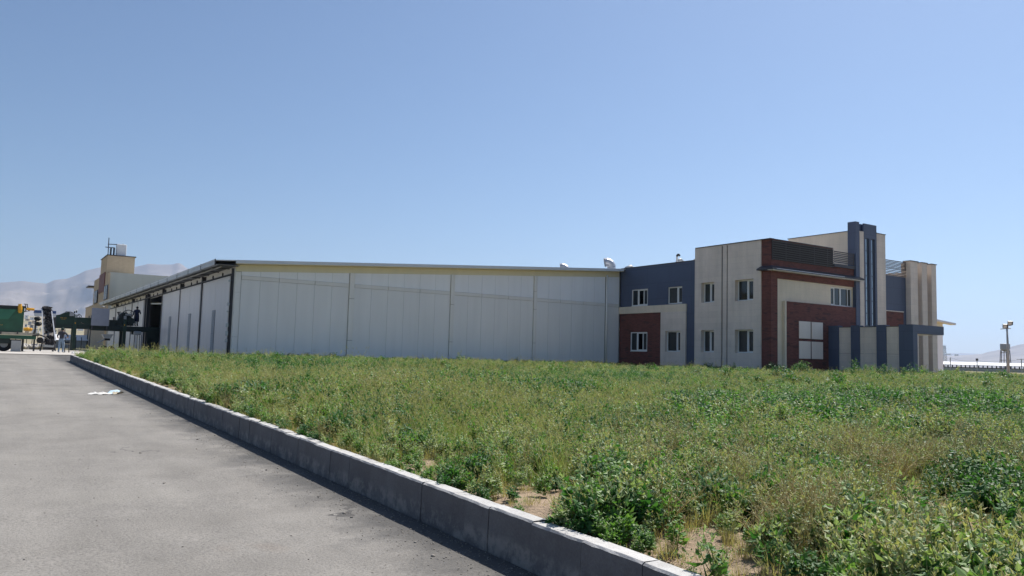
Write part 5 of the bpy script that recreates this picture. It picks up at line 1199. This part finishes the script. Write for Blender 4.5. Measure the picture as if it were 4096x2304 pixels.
LEAF = [(1150, 1480, 330, 32, 1), (1950, 1560, 560, 42, 1), (3300, 1680, 800, 90, 1), (3900, 1700, 400, 110, 1), (2950, 1640, 400, 60, .8), (2400, 2060, 190, 110, 1), (3750, 1790, 260, 60, .8), (3000, 1480, 300, 12, 1), (3550, 1490, 350, 16, 1), (2200, 1600, 300, 50, .8), (3500, 2250, 200, 60, .7), (3900, 1990, 150, 60, .6), (2500, 1520, 250, 20, .4)]
N0 = 190000
rr = rng.random(N0); Dd = 3.2*(88/3.2)**rr                      # log-uniform in distance: dense near, thinner far
azs = rng.uniform(-0.12, 1.45, N0)
X = np.sin(azs)*Dd; Y = np.cos(azs)*Dd
ok = (X > KX+0.14) & (Y < 49.7) & ~((X < 11.7) & (Y > 45.1)) & ~((X > 42.9) & (Y > 34.2) & (X < 63.4)) & ~((X > 49.0) & (X < 53) & (Y > 28))
X, Y, Dd = X[ok], Y[ok], Dd[ok]
# keep-probability so that the density per square metre is rho(D)
rho = np.where(Dd < 7, 120, 120*(7/Dd)**1.12)
dens0 = N0/(math.log(88/3.2)*1.57)/(Dd**2)
keep = rng.random(X.size) < np.clip(rho/dens0, 0, 1)
X, Y, Dd = X[keep], Y[keep], Dd[keep]
Z = soil_zf = zfield(X, Y); PXx, PYy, dz = px_of(X, Y, Z)
wn1 = fbm(X, Y, 0.35, 3); wn2 = fbm(X, Y, 0.5, 9); wn3 = fbm(X, Y, 1.1, 15); wn4 = fbm(X, Y, 0.16, 21)
bare = np.clip(G(PXx, PYy, BARE)*(0.5+1.1*wn3), 0, 1)
kedge = np.clip(1-(X-KX-0.13)/0.55, 0, 1)
live = rng.random(X.size) > np.clip(bare*0.66+kedge*0.12*(Dd < 30), 0, 0.88)
X, Y, Z, Dd, PXx, PYy = [a[live] for a in (X, Y, Z, Dd, PXx, PYy)]
wn1, wn2, wn3, wn4, bare, kedge = [a[live] for a in (wn1, wn2, wn3, wn4, bare, kedge)]
q = np.clip
w_leaf = 1.05*q((wn1-.25)*3, 0.25, 1.6)+2.2*G(PXx, PYy, LEAF)
w_gras = (0.13-0.08*(PXx > 2400))*q((wn2-.3)*3.2, 0.12, 1.5)+0.8*G(PXx, PYy, GRAS)
w_dry = 0.16*q((wn4-.4)*5, 0.05, 1.6)+np.where(PYy < 1720, 3.6, 1.7)*G(PXx, PYy, DRYS)*q((wn3-.2)*2.2, .2, 1.3)+1.3*kedge+2.0*bare
w_wir = 0.02+0.4*G(PXx, PYy, WIRY)
w_low = 0.22+1.6*bare+0.25*kedge
Wt = np.stack([w_leaf, w_gras, w_dry, w_wir, w_low], 1); Wt /= Wt.sum(1, keepdims=True)
u = rng.random(X.size); cum = np.cumsum(Wt, 1); typ = (u[:, None] > cum).sum(1)
lohi = [(0, 6), (6, 10), (10, 13), (13, 16), (16, 19)]
kind = np.zeros(X.size, int)
for t, (a, c) in enumerate(lohi):
    mk = typ == t; kind[mk] = rng.integers(a, c, mk.sum())
# deep green kinds in the leafy bands, grey-green ones between
mk = (typ == 0) & (wn2 < .46) & (rng.random(X.size) < .75); kind[mk] = np.array([0, 2, 5, 5, 4])[rng.integers(0, 5, mk.sum())]
mk = (typ == 0) & (wn2 > .56) & (rng.random(X.size) < .75); kind[mk] = np.array([1, 3])[rng.integers(0, 2, mk.sum())]
mk = (typ == 0) & (rng.random(X.size) < q(G(PXx, PYy, LEAF)*1.1, 0, .95)); kind[mk] = np.array([1, 3, 1, 0])[rng.integers(0, 4, mk.sum())]
mk = (kind == 17) & (Dd > 12); kind[mk] = 18
mk = (typ == 3) & (rng.random(X.size) < G(PXx, PYy, [(3150, 2080, 420, 150, .9)])); kind[mk] = 15
mk = (typ == 3) & (kind < 15) & (rng.random(X.size) > G(PXx, PYy, [(3820, 1860, 260, 70, 1)])); kind[mk] = 15
hgt = 0.36+0.95*fbm(X, Y, 0.28, 33)+0.2*G(PXx, PYy, LEAF)
scl = hgt*rng.uniform(.65, 1.25, X.size)*np.where(Dd < 8, 1.0, 1)*np.where((Dd > 30) & (rng.random(X.size) < .02), 1.6, 1)*np.where(bare > .3, .62, 1)*(1-0.35*kedge)*np.where((typ == 0) & (Dd < 9), 0.95, 1)
scl *= np.where((Dd > 30) & (PXx > 2950), 1.12, 1.0)*np.where(Dd > 22, np.where(PXx < 2750, .78, 1.0), 1.0)*(1+0.75*G(PXx, PYy, [(430, 1410, 420, 45, 1)]))
Zs = Z-0.015
def scatter(name, sel, label, cat):
    P = np.stack([X[sel], Y[sel], Zs[sel]], 1); me = bpy.data.meshes.new(name); me.from_pydata(P.tolist(), [], [])
    for nm, ty, arr in (('kind', 'INT', kind[sel]), ('size', 'FLOAT', scl[sel].astype(np.float32)), ('turn', 'FLOAT_VECTOR', np.stack([rng.normal(0, .13, sel.sum()), rng.normal(0, .13, sel.sum()), rng.uniform(0, 6.28, sel.sum())], 1).astype(np.float32))):
        at = me.attributes.new(nm, ty, 'POINT'); at.data.foreach_set('vector' if ty == 'FLOAT_VECTOR' else 'value', np.ravel(arr))
    o = bpy.data.objects.new(name, me); C.objects.link(o); tag(o, label, cat, kind='stuff')
    ng = bpy.data.node_groups.new(name, 'GeometryNodeTree'); ng.interface.new_socket('Geometry', in_out='INPUT', socket_type='NodeSocketGeometry'); ng.interface.new_socket('Geometry', in_out='OUTPUT', socket_type='NodeSocketGeometry')
    n = ng.nodes; l = ng.links; gi = n.new('NodeGroupInput'); go = n.new('NodeGroupOutput'); jn = n.new('GeometryNodeJoinGeometry')
    def attr(nm, ty):
        a = n.new('GeometryNodeInputNamedAttribute'); a.data_type = ty; a.inputs['Name'].default_value = nm; return a.outputs[0]
    ak, asz, atn = attr('kind', 'INT'), attr('size', 'FLOAT'), attr('turn', 'FLOAT_VECTOR')
    for k in sorted(set(kind[sel].tolist())):
        oi = n.new('GeometryNodeObjectInfo'); oi.inputs['Object'].default_value = pobs[k]; oi.transform_space = 'ORIGINAL'
        cp = n.new('FunctionNodeCompare'); cp.data_type = 'INT'; cp.operation = 'EQUAL'
        ii = [s for s in cp.inputs if s.type == 'INT']; l.new(ak, ii[0]); ii[1].default_value = k
        ip = n.new('GeometryNodeInstanceOnPoints'); l.new(gi.outputs[0], ip.inputs['Points']); l.new(cp.outputs[0], ip.inputs['Selection']); l.new(oi.outputs['Geometry'], ip.inputs['Instance'])
        er = n.new('FunctionNodeEulerToRotation'); l.new(atn, er.inputs[0]); l.new(er.outputs[0], ip.inputs['Rotation']); l.new(asz, ip.inputs['Scale']); l.new(ip.outputs[0], jn.inputs[0])
    l.new(jn.outputs[0], go.inputs[0]); md = o.modifiers.new('scatter', 'NODES'); md.node_group = ng; return o
scatter('broadleaf_weeds', typ == 0, 'mass of leafy green weeds filling the field', 'weeds')
scatter('grass', typ == 1, 'thin green grass with pale ears among the weeds', 'grass')
scatter('dry_grass', typ == 2, 'straw coloured dry grass along the kerb and in patches', 'dry grass')
scatter('wiry_weeds', typ == 3, 'wiry branching weeds with tiny yellow flowers at lower right', 'weeds')
scatter('low_herbs', typ == 4, 'low herbs and dry reddish ground plants on the bare soil', 'ground cover')
print('plants', X.size, [int((typ == t).sum()) for t in range(5)])

# ---- plants one can tell apart: big leafed weeds in the foreground, bushes by the porch
def big_plant(seed, h, nl, ls, mats):
    return broadleaf(seed, h, nl, ls, 1.15, True, True, mats)
L_BIG = leafmat('leaf_big', (0.038, 0.132, 0.028), (0.102, 0.213, 0.050), 0.34, 0.6)
bigm = [big_plant(61, .30, 16, .12, [L_BIG, L_STM, L_GRY]), big_plant(62, .27, 14, .11, [L_BIG, L_STM, L_GRY]), big_plant(63, .32, 16, .12, [L_BIG, L_STM, L_GRY])]
spots = [(2330, 2100, 0, 1.0, 'broad leafed green weed at the kerb edge, leftmost of the big leafed foreground weeds'), (2480, 2140, 2, 1.0, 'tall big leafed weed in the thick clump behind the near kerb'), (2620, 2080, 1, 1.0, 'big leafed weed at the right side of the clump behind the near kerb'),
         (2860, 2330, 1, .8, 'big leafed weed on bare soil touching the bottom edge right of the kerb'), (3090, 2290, 2, .8, 'lone dark leafed weed standing in dry grass near the bottom edge'), (3480, 2320, 0, 1.1, 'dense big leafed weed at the bottom edge right of centre'), (3640, 2270, 2, 1.0, 'big leafed weed beside a bare sandy patch near the bottom edge'),
         (3660, 2130, 1, 1.1, 'bright leafed weed left of the lower right bare patch'), (4030, 2160, 2, 1.0, 'big leafed weed at the right edge above the corner'), (3920, 1990, 0, .9, 'dark leafed weed at right between two bare sandy patches')]
for i, (px, py, k, s, lab) in enumerate(spots):
    p = on_field(px, py); o = bpy.data.objects.new('leafy_weed', bigm[k]); C.objects.link(o); o.location = (p[0], p[1], float(zfield(p[0], p[1]))-0.01); o.rotation_euler = (0, 0, i*1.3); o.scale = (s, s, s)
    tag(o, lab, 'weed', 'big leafed weeds in the foreground')
def bush(seed, w, d, h, loc, lab):
    rg = np.random.default_rng(seed); t = thing('bush', lab, 'bush', loc, 'bushes in front of the porch'); pm = PM(); ps = PM()
    for k in range(26):
        a = rg.uniform(0, 6.28); r = math.sqrt(rg.random()); e = np.array([math.cos(a)*r*w, math.sin(a)*r*d, h*(1-.45*r*r)*rg.uniform(.6, 1.08)]); mid = e*np.array([.55, .55, .5])
        put_stem(ps, [np.array([e[0]*.15, e[1]*.15, 0]), mid, e], 0.008, 0.003, 0); n = 46
        tt = rg.uniform(.3, 1.05, n)[:, None]; pos = mid*(1-tt)+e*tt+rg.normal(0, .07, (n, 3)); pos[:, 2] = np.clip(pos[:, 2], .05, None); ls = rg.uniform(.05, .1, n)
        put_leaves(pm, rg, pos, rg.uniform(0, 6.28, n), rg.normal(.15, .5, n), ls, ls*.6, 0); put_leaves(pm, rg, e+rg.normal(0, .02, (6, 3)), rg.uniform(0, 6.28, 6), rg.uniform(.6, 1.4, 6), np.full(6, .06), np.full(6, .02), 1)
    for nm, q_, ms in (('foliage', pm, [L_DRK, L_GRY]), ('stem', ps, [L_STM])):
        o = bpy.data.objects.new(nm, q_.mesh(nm, ms)); C.objects.link(o); o.location = loc; attach(o, t)
for i, (px, Dq, w, d, h, lab) in enumerate(((3445, 50.0, 1.25, .8, 1.25, 'rounded dark green bush, tallest of those in front of the porch'), (3540, 50.0, .7, .6, .95, 'small green bush between the two large ones before the porch'), (3650, 50.5, 1.3, .8, 1.05, 'wide green bush under the near corner of the porch'), (3200, 52.5, 1.0, .7, .95, 'leafy bush below the four square panels'), (3090, 53, .8, .6, .8, 'leafy bush at the brick corner of the office'))):
    p = atD(px, 1480, Dq); bush(70+i, w, d, h, (p[0], p[1], float(zfield(p[0], p[1]))-0.02), lab)

# ================================================================== FAR THINGS, RIGHT
def gz(p): return float(zroad(p[1]))-0.03
# floodlight mast
fp = atD(4034, 1489, 112); fz = 0.6
ft = thing('floodlight_mast', 'tall grey floodlight mast with two lamps right of the building', 'floodlight', (fp[0], fp[1], fz))
def A(px, py, D): return tuple(atD(px, py, D))
b = MB(); b.tube([(fp[0], fp[1], fz), A(4032, 1400, 112), A(4028, 1316, 112)], [0.16, 0.13, 0.10], 10); b.build('mast', M_GREYB, ft, smooth=True)
b = MB(); b.tube([A(4001, 1316, 112), A(4044, 1313.5, 112)], 0.05, 6); b.build('crossarm', M_GREYB, ft)
b = MB(); b.tube([A(4032, 1316, 112), A(4032, 1302, 112), A(4046, 1302, 112)], 0.05, 6); b.build('crossarm', M_GREYB, ft)
for (px, py, s) in ((4021, 1304, 1), (4041, 1292, 1)):
    p = Vector(A(px, py, 112)); Mr = Matrix.Translation(p) @ Matrix.Rotation(-YAW-0.4, 4, 'Z') @ Matrix.Rotation(0.35, 4, 'X')
    b = MB(); b.box(-0.27, 0.27, -0.16, 0.16, -0.24, 0.22, M=Mr); h_ = b.build('lamp_housing', M_DARK, ft, bevel=0.03)
    b = MB(); b.box(-0.23, 0.12, -0.175, -0.163, -0.18, 0.16, M=Mr); b.build('lamp_glass', M_LAMP, h_)
b = MB(); b.tube([A(4027, 1300, 112), A(4036, 1297, 112)], 0.06, 6); b.build('lamp_bracket', M_DARK, ft)
# water tower
D = 250; wz = 0.75; c = Vector(A(4022, 1460, D)); tz1 = A(4022, 1376, D)[2]; tz0 = A(4022, 1402, D)[2]
wt = thing('water_tower', 'grey steel water tower on splayed legs behind the long shed', 'water tower', (c.x, c.y, wz))
b = MB(); r = 1.17; b.lathe([(0, tz1-wz+0.12), (0.3, tz1-wz+0.12), (r*0.9, tz1-wz+0.03), (r, tz1-wz), (r, tz0-wz+0.4), (r*0.8, tz0-wz+0.1), (0.2, tz0-wz-0.35), (0, tz0-wz-0.35)], (c.x, c.y, wz), 20); b.build('tank', M_GREYP, wt, smooth=False)
for k in range(6):
    a = math.pi*2*k/6+0.2; b = MB(); b.tube([(c.x+r*0.92*math.cos(a), c.y+r*0.92*math.sin(a), tz0+0.1), (c.x+r*1.25*math.cos(a), c.y+r*1.25*math.sin(a), wz)], 0.09, 6); b.build('leg', M_DARK, wt)
for zz, s in ((tz0-0.6, 0.98), (tz0-2.6, 1.1), (tz0-4.6, 1.2)):
    b = MB(); b.tube([(c.x+r*s*math.cos(a), c.y+r*s*math.sin(a), zz) for a in np.linspace(0, 2*math.pi, 13)], 0.06, 5, cap=False); b.build('brace_ring', M_DARK, wt)
# long open shed
sa = Vector(A(3776, 1480, 200)); sb = Vector(A(4230, 1492, 200)); du = (sb-sa); du.z = 0; Ls = du.length; du.normalize(); dv = Vector((-du.y, du.x, 0)); 
if dv.dot(Vector((FW[0], FW[1], 0))) < 0: dv = -dv
sz = 0.72; sh = thing('open_shed', 'long low open sided shed with a white roof behind the field', 'shed', (sa.x, sa.y, sz))
def SP(u, v, z): return tuple(sa+du*u+dv*v+Vector((0, 0, z-sa.z)))
zr = A(3797, 1446.5, 206)[2]; ze = zr-0.62
b = MB(); b.quad(SP(-1, -0.6, ze), SP(Ls, -0.6, ze), SP(Ls, 6, zr), SP(-1, 6, zr)); b.quad(SP(-1, 12.6, ze), SP(Ls, 12.6, ze), SP(Ls, 6, zr), SP(-1, 6, zr)); b.quad(SP(-1, -0.6, ze), SP(Ls, -0.6, ze), SP(Ls, -0.6, ze-0.1), SP(-1, -0.6, ze-0.1)); b.build('roof', M_WHITE, sh)
b = MB(); b.poly([SP(-1, -0.6, ze), SP(-1, 12.6, ze), SP(-1, 6, zr)]); b.build('gable', M_DARK, sh)
n = 26
for k in range(n):
    u = Ls*k/(n-1); o = MB(); p = SP(u, 0, sz); o.box(p[0]-0.09, p[0]+0.09, p[1]-0.09, p[1]+0.09, sz, ze-0.12); o.build('post', M_DARK, sh)
b = MB()
b.quad(SP(-1, 12, sz), SP(Ls, 12, sz), SP(Ls, 12, sz+0.9), SP(-1, 12, sz+0.9)); b.build('rear_wall', M_CONC, sh)
b = MB(); i0 = SP(-1, -1.2, sz); b.quad(SP(-1, -1.2, sz), SP(Ls, -1.2, sz), SP(Ls, -1.2, sz+0.72), SP(-1, -1.2, sz+0.72)); b.quad(SP(-1, -1.0, sz), SP(Ls, -1.0, sz), SP(Ls, -1.0, sz+0.72), SP(-1, -1.0, sz+0.72)); b.quad(SP(-1, -1.2, sz+0.72), SP(Ls, -1.2, sz+0.72), SP(Ls, -1.0, sz+0.72), SP(-1, -1.0, sz+0.72)); b.build('feed_wall', M_GREYB, sh)
# poles with wires
pol = []
for px, py0, py1, lab in ((3802, 1430, 1480, 'thin utility pole at the near end of the white roofed shed'), (3909, 1441, 1484, 'short pole with a dark box in front of the long shed'), (4087, 1436, 1488, 'thin pole in front of the shed at the right edge'), (4028, 1450, 1488, 'stub post beside the foot of the floodlight mast')):
    p = A(px, py1, 185); zt = A(px, py0, 185)[2]
    t = thing('utility_pole', lab, 'pole', (p[0], p[1], 0.7), 'poles near the shed'); b = MB(); b.tube([(p[0], p[1], 0.7), (p[0], p[1], zt)], 0.09, 6); b.build('shaft', M_GREYB, t); pol.append((p[0], p[1], zt, t, px))
p = pol[1]; MB().box(p[0]-0.2, p[0]+0.2, p[1]-0.15, p[1]+0.15, p[2]-0.1, p[2]+0.35).build('box', M_DARK, p[3])
p = pol[2]; b = MB(); q = Vector(RT)*0.9; b.tube([tuple(Vector(p[:3])-q+Vector((0, 0, -.1))), tuple(Vector(p[:3])+q+Vector((0, 0, -.1)))], 0.05, 5); b.build('crossarm', M_GREYB, p[3])
def wire(a, c, sag): 
    return [tuple(Vector(a).lerp(Vector(c), t)-Vector((0, 0, sag*4*t*(1-t)))) for t in np.linspace(0, 1, 9)]
b = MB(); b.tube(wire(pol[0][:3], pol[1][:3], 0.4), 0.018, 4); b.tube(wire(pol[1][:3], pol[2][:3], 0.5), 0.018, 4); w_ = b.build('overhead_wire', M_DARK); tag(w_, 'thin overhead wire strung between the poles by the shed', 'wire')
# lattice pylon
D = 420; c = Vector(A(3778.5, 1480, D)); zt = A(3778, 1383, D)[2]; pz = 0.7
py_ = thing('lattice_pylon', 'faint steel lattice pylon just right of the warehouse corner', 'pylon', (c.x, c.y, pz))
H = zt-pz
for sx, sy in ((-1, -1), (1, -1), (1, 1), (-1, 1)): b = MB(); b.tube([(c.x+sx*0.95, c.y+sy*0.95, pz), (c.x+sx*0.42, c.y+sy*0.42, zt)], 0.07, 5); b.build('leg', M_GREYB, py_)
b = MB(); nl = 9
for k in range(nl):
    z0 = pz+H*k/nl; z1 = pz+H*(k+1)/nl; s0 = 0.95-0.53*k/nl; s1 = 0.95-0.53*(k+1)/nl
    for (ax, ay), (bx, by) in (((-1, -1), (1, -1)), ((1, -1), (1, 1)), ((1, 1), (-1, 1)), ((-1, 1), (-1, -1))):
        b.tube([(c.x+ax*s0, c.y+ay*s0, z0), (c.x+bx*s1, c.y+by*s1, z1)], 0.045, 4); b.tube([(c.x+bx*s0, c.y+by*s0, z0), (c.x+ax*s1, c.y+ay*s1, z1)], 0.045, 4)
b.build('lattice', M_GREYB, py_)
for zz in (zt, zt-1.2): b = MB(); q = Vector((RT[0], RT[1], 0))*1.1; b.tube([tuple(Vector((c.x, c.y, zz))-q), tuple(Vector((c.x, c.y, zz))+q)], 0.07, 5); b.build('crossarm', M_GREYB, py_)
# far white sheds on the plain to the right
def far_house(px0, px1, py0, py1, D, wall_m, roof_m, label, name='far_building', pitched=False, group=None):
    p0 = Vector(A(px0, py1, D)); p1 = Vector(A(px1, py1, D)); z0, z1 = A((px0+px1)/2, py1, D)[2]-2.5, A((px0+px1)/2, py0, D)[2]
    u = p1-p0; u.z = 0; w = u.length; u.normalize(); v = Vector((-u.y, u.x, 0)); v = v if v.dot(Vector((FW[0], FW[1], 0))) > 0 else -v
    dp = max(5, w*0.6); t = thing(name, label, 'building', (p0.x, p0.y, z0), group)
    Q = lambda a, d, z: tuple(Vector((p0.x, p0.y, 0))+u*a+v*d+Vector((0, 0, z)))
    zr = z1 if not pitched else z0+2.5+(z1-z0-2.5)*0.55
    b = MB()
    for (a, d), (e_, f_) in (((0, 0), (w, 0)), ((w, 0), (w, dp)), ((w, dp), (0, dp)), ((0, dp), (0, 0))): b.quad(Q(a, d, z0), Q(e_, f_, z0), Q(e_, f_, zr), Q(a, d, zr))
    b.build('wall', wall_m, t); b = MB(); o = 0.3
    if pitched:
        b.quad(Q(-o, -o, zr-0.05), Q(w+o, -o, zr-0.05), Q(w+o, dp/2, z1), Q(-o, dp/2, z1)); b.quad(Q(-o, dp+o, zr-0.05), Q(w+o, dp+o, zr-0.05), Q(w+o, dp/2, z1), Q(-o, dp/2, z1))
    else:
        b.quad(Q(-o, -o, zr), Q(w+o, -o, zr), Q(w+o, dp+o, zr), Q(-o, dp+o, zr)); b.quad(Q(-o, -o, zr), Q(w+o, -o, zr), Q(w+o, -o, zr+0.5), Q(-o, -o, zr+0.5)); b.quad(Q(-o, -o, zr+0.5), Q(w+o, -o, zr+0.5), Q(w+o, dp+o, zr+0.5), Q(-o, dp+o, zr+0.5))
    b.build('roof', roof_m, t)
    nw = max(1, int(w/6))
    for k in range(nw):
        a = w*(k+0.5)/nw; hh = (zr-z0-2.5); b = MB(); b.quad(Q(a-0.9, -0.06, z0+2.5+hh*.35), Q(a+0.9, -0.06, z0+2.5+hh*.35), Q(a+0.9, -0.06, z0+2.5+hh*.75), Q(a-0.9, -0.06, z0+2.5+hh*.75)); b.build('window', M_BLUED, t)
    return t
far_house(3818, 3834, 1417.5, 1421.5, 3800, M_WHITE, M_WHITE, 'tiny white shed far off on the plain left of the water tower')
far_house(3786, 3804, 1414.5, 1418, 4000, M_WHITE, M_WHITE, 'tiny white shed far off on the plain beside the lattice pylon')

# ================================================================== FAR THINGS, LEFT
# barn with a white roof seen under the sorting line
far_house(206, 345, 1338, 1386, 150, M_GREYB, M_WHITE, 'grey barn with a bright white roof seen under the sorting line', 'barn', True)
lab = [(98, 112, 1262, 1272, 2300, 0), (101, 118, 1276, 1284, 1900, 1), (120, 138, 1270, 1277, 2100, 0), (112, 126, 1287, 1296, 1600, 2), (128, 146, 1283, 1290, 1700, 1), (98, 108, 1297, 1310, 1250, 0), (118, 134, 1300, 1310, 1200, 2), (136, 150, 1296, 1306, 1350, 0),
       (100, 116, 1316, 1326, 900, 1), (126, 150, 1318, 1327, 850, 0), (212, 226, 1322, 1330, 800, 0), (232, 262, 1318, 1326, 1000, 1), (310, 334, 1309, 1316, 1300, 0)]
wn = ['white walled', 'sand coloured', 'grey']; hn = ['highest up the slope', 'just under the blue bin', 'left of the conveyor head', 'in the gap beside the hopper', 'behind the conveyor struts', 'close against the hopper edge', 'midway down the slope', 'beside the conveyor rail', 'above the lower yellow motor', 'low beside the conveyor', 'right of the conveyor foot', 'above the head of the person', 'right of the control boxes']
for k, (a, c_, d_, e_, D, wi) in enumerate(lab):
    far_house(a, c_, d_, e_, D, [M_WHITE, M_SAND, M_GREYB][wi], [M_GREYB, M_WHITE, M_SAND][wi], f'small {wn[wi]} far house {hn[k]}', 'far_house', False, 'far houses on the slope below the mountains')
# wire fence beyond the yard
fe = thing('wire_fence', 'thin wire fence on posts beyond the yard under the sorting line', 'fence', (*atD(100, 1385, 105)[:2], 0.8))
prevp = None; wires = MB()
for k, px in enumerate(range(60, 345, 22)):
    p = atD(px, 1390, 105); b = MB(); b.tube([(p[0], p[1], 0.78), (p[0], p[1], 2.2)], 0.04, 5); b.build('fence_post', M_DARK, fe)
    if prevp is not None:
        for zz in (1.2, 1.6, 2.1): wires.tube([(prevp[0], prevp[1], zz), (p[0], p[1], zz)], 0.008, 4)
    prevp = p
wires.build('fence_wire', M_GREYB, fe)
# spoil heap and low scrub beyond the yard
b = MB(); rs = random.Random(6)
for k in range(60):
    p = atD(rs.uniform(92, 170), 1398, rs.uniform(86, 96)); b.blob((p[0], p[1], 0.85+rs.uniform(0, .25)), (rs.uniform(.15, .5), .3, rs.uniform(.08, .3)), k, 6, 4, 0.35)
tag(b.build('rubble_heap', M_CONC), 'low heap of pale rubble beyond the yard between hopper and conveyor', 'rubble')

# ================================================================== HAZE
hz = MB(); hz.box(-14000, 14000, -6000, 13500, -60, 960)
def build_haze():
    m = bpy.data.materials.new('haze_air'); m.use_nodes = True; n = m.node_tree.nodes; n.clear(); o = n.new('ShaderNodeOutputMaterial'); v = n.new('ShaderNodeVolumePrincipled')
    v.inputs['Color'].default_value = (0.48, 0.65, 0.95, 1); v.inputs['Density'].default_value = HAZE; v.inputs['Anisotropy'].default_value = 0.45
    m.node_tree.links.new(v.outputs[0], o.inputs['Volume']); return m
HAZE = 0.000072
tag(hz.build('haze', build_haze()), kind='stuff')
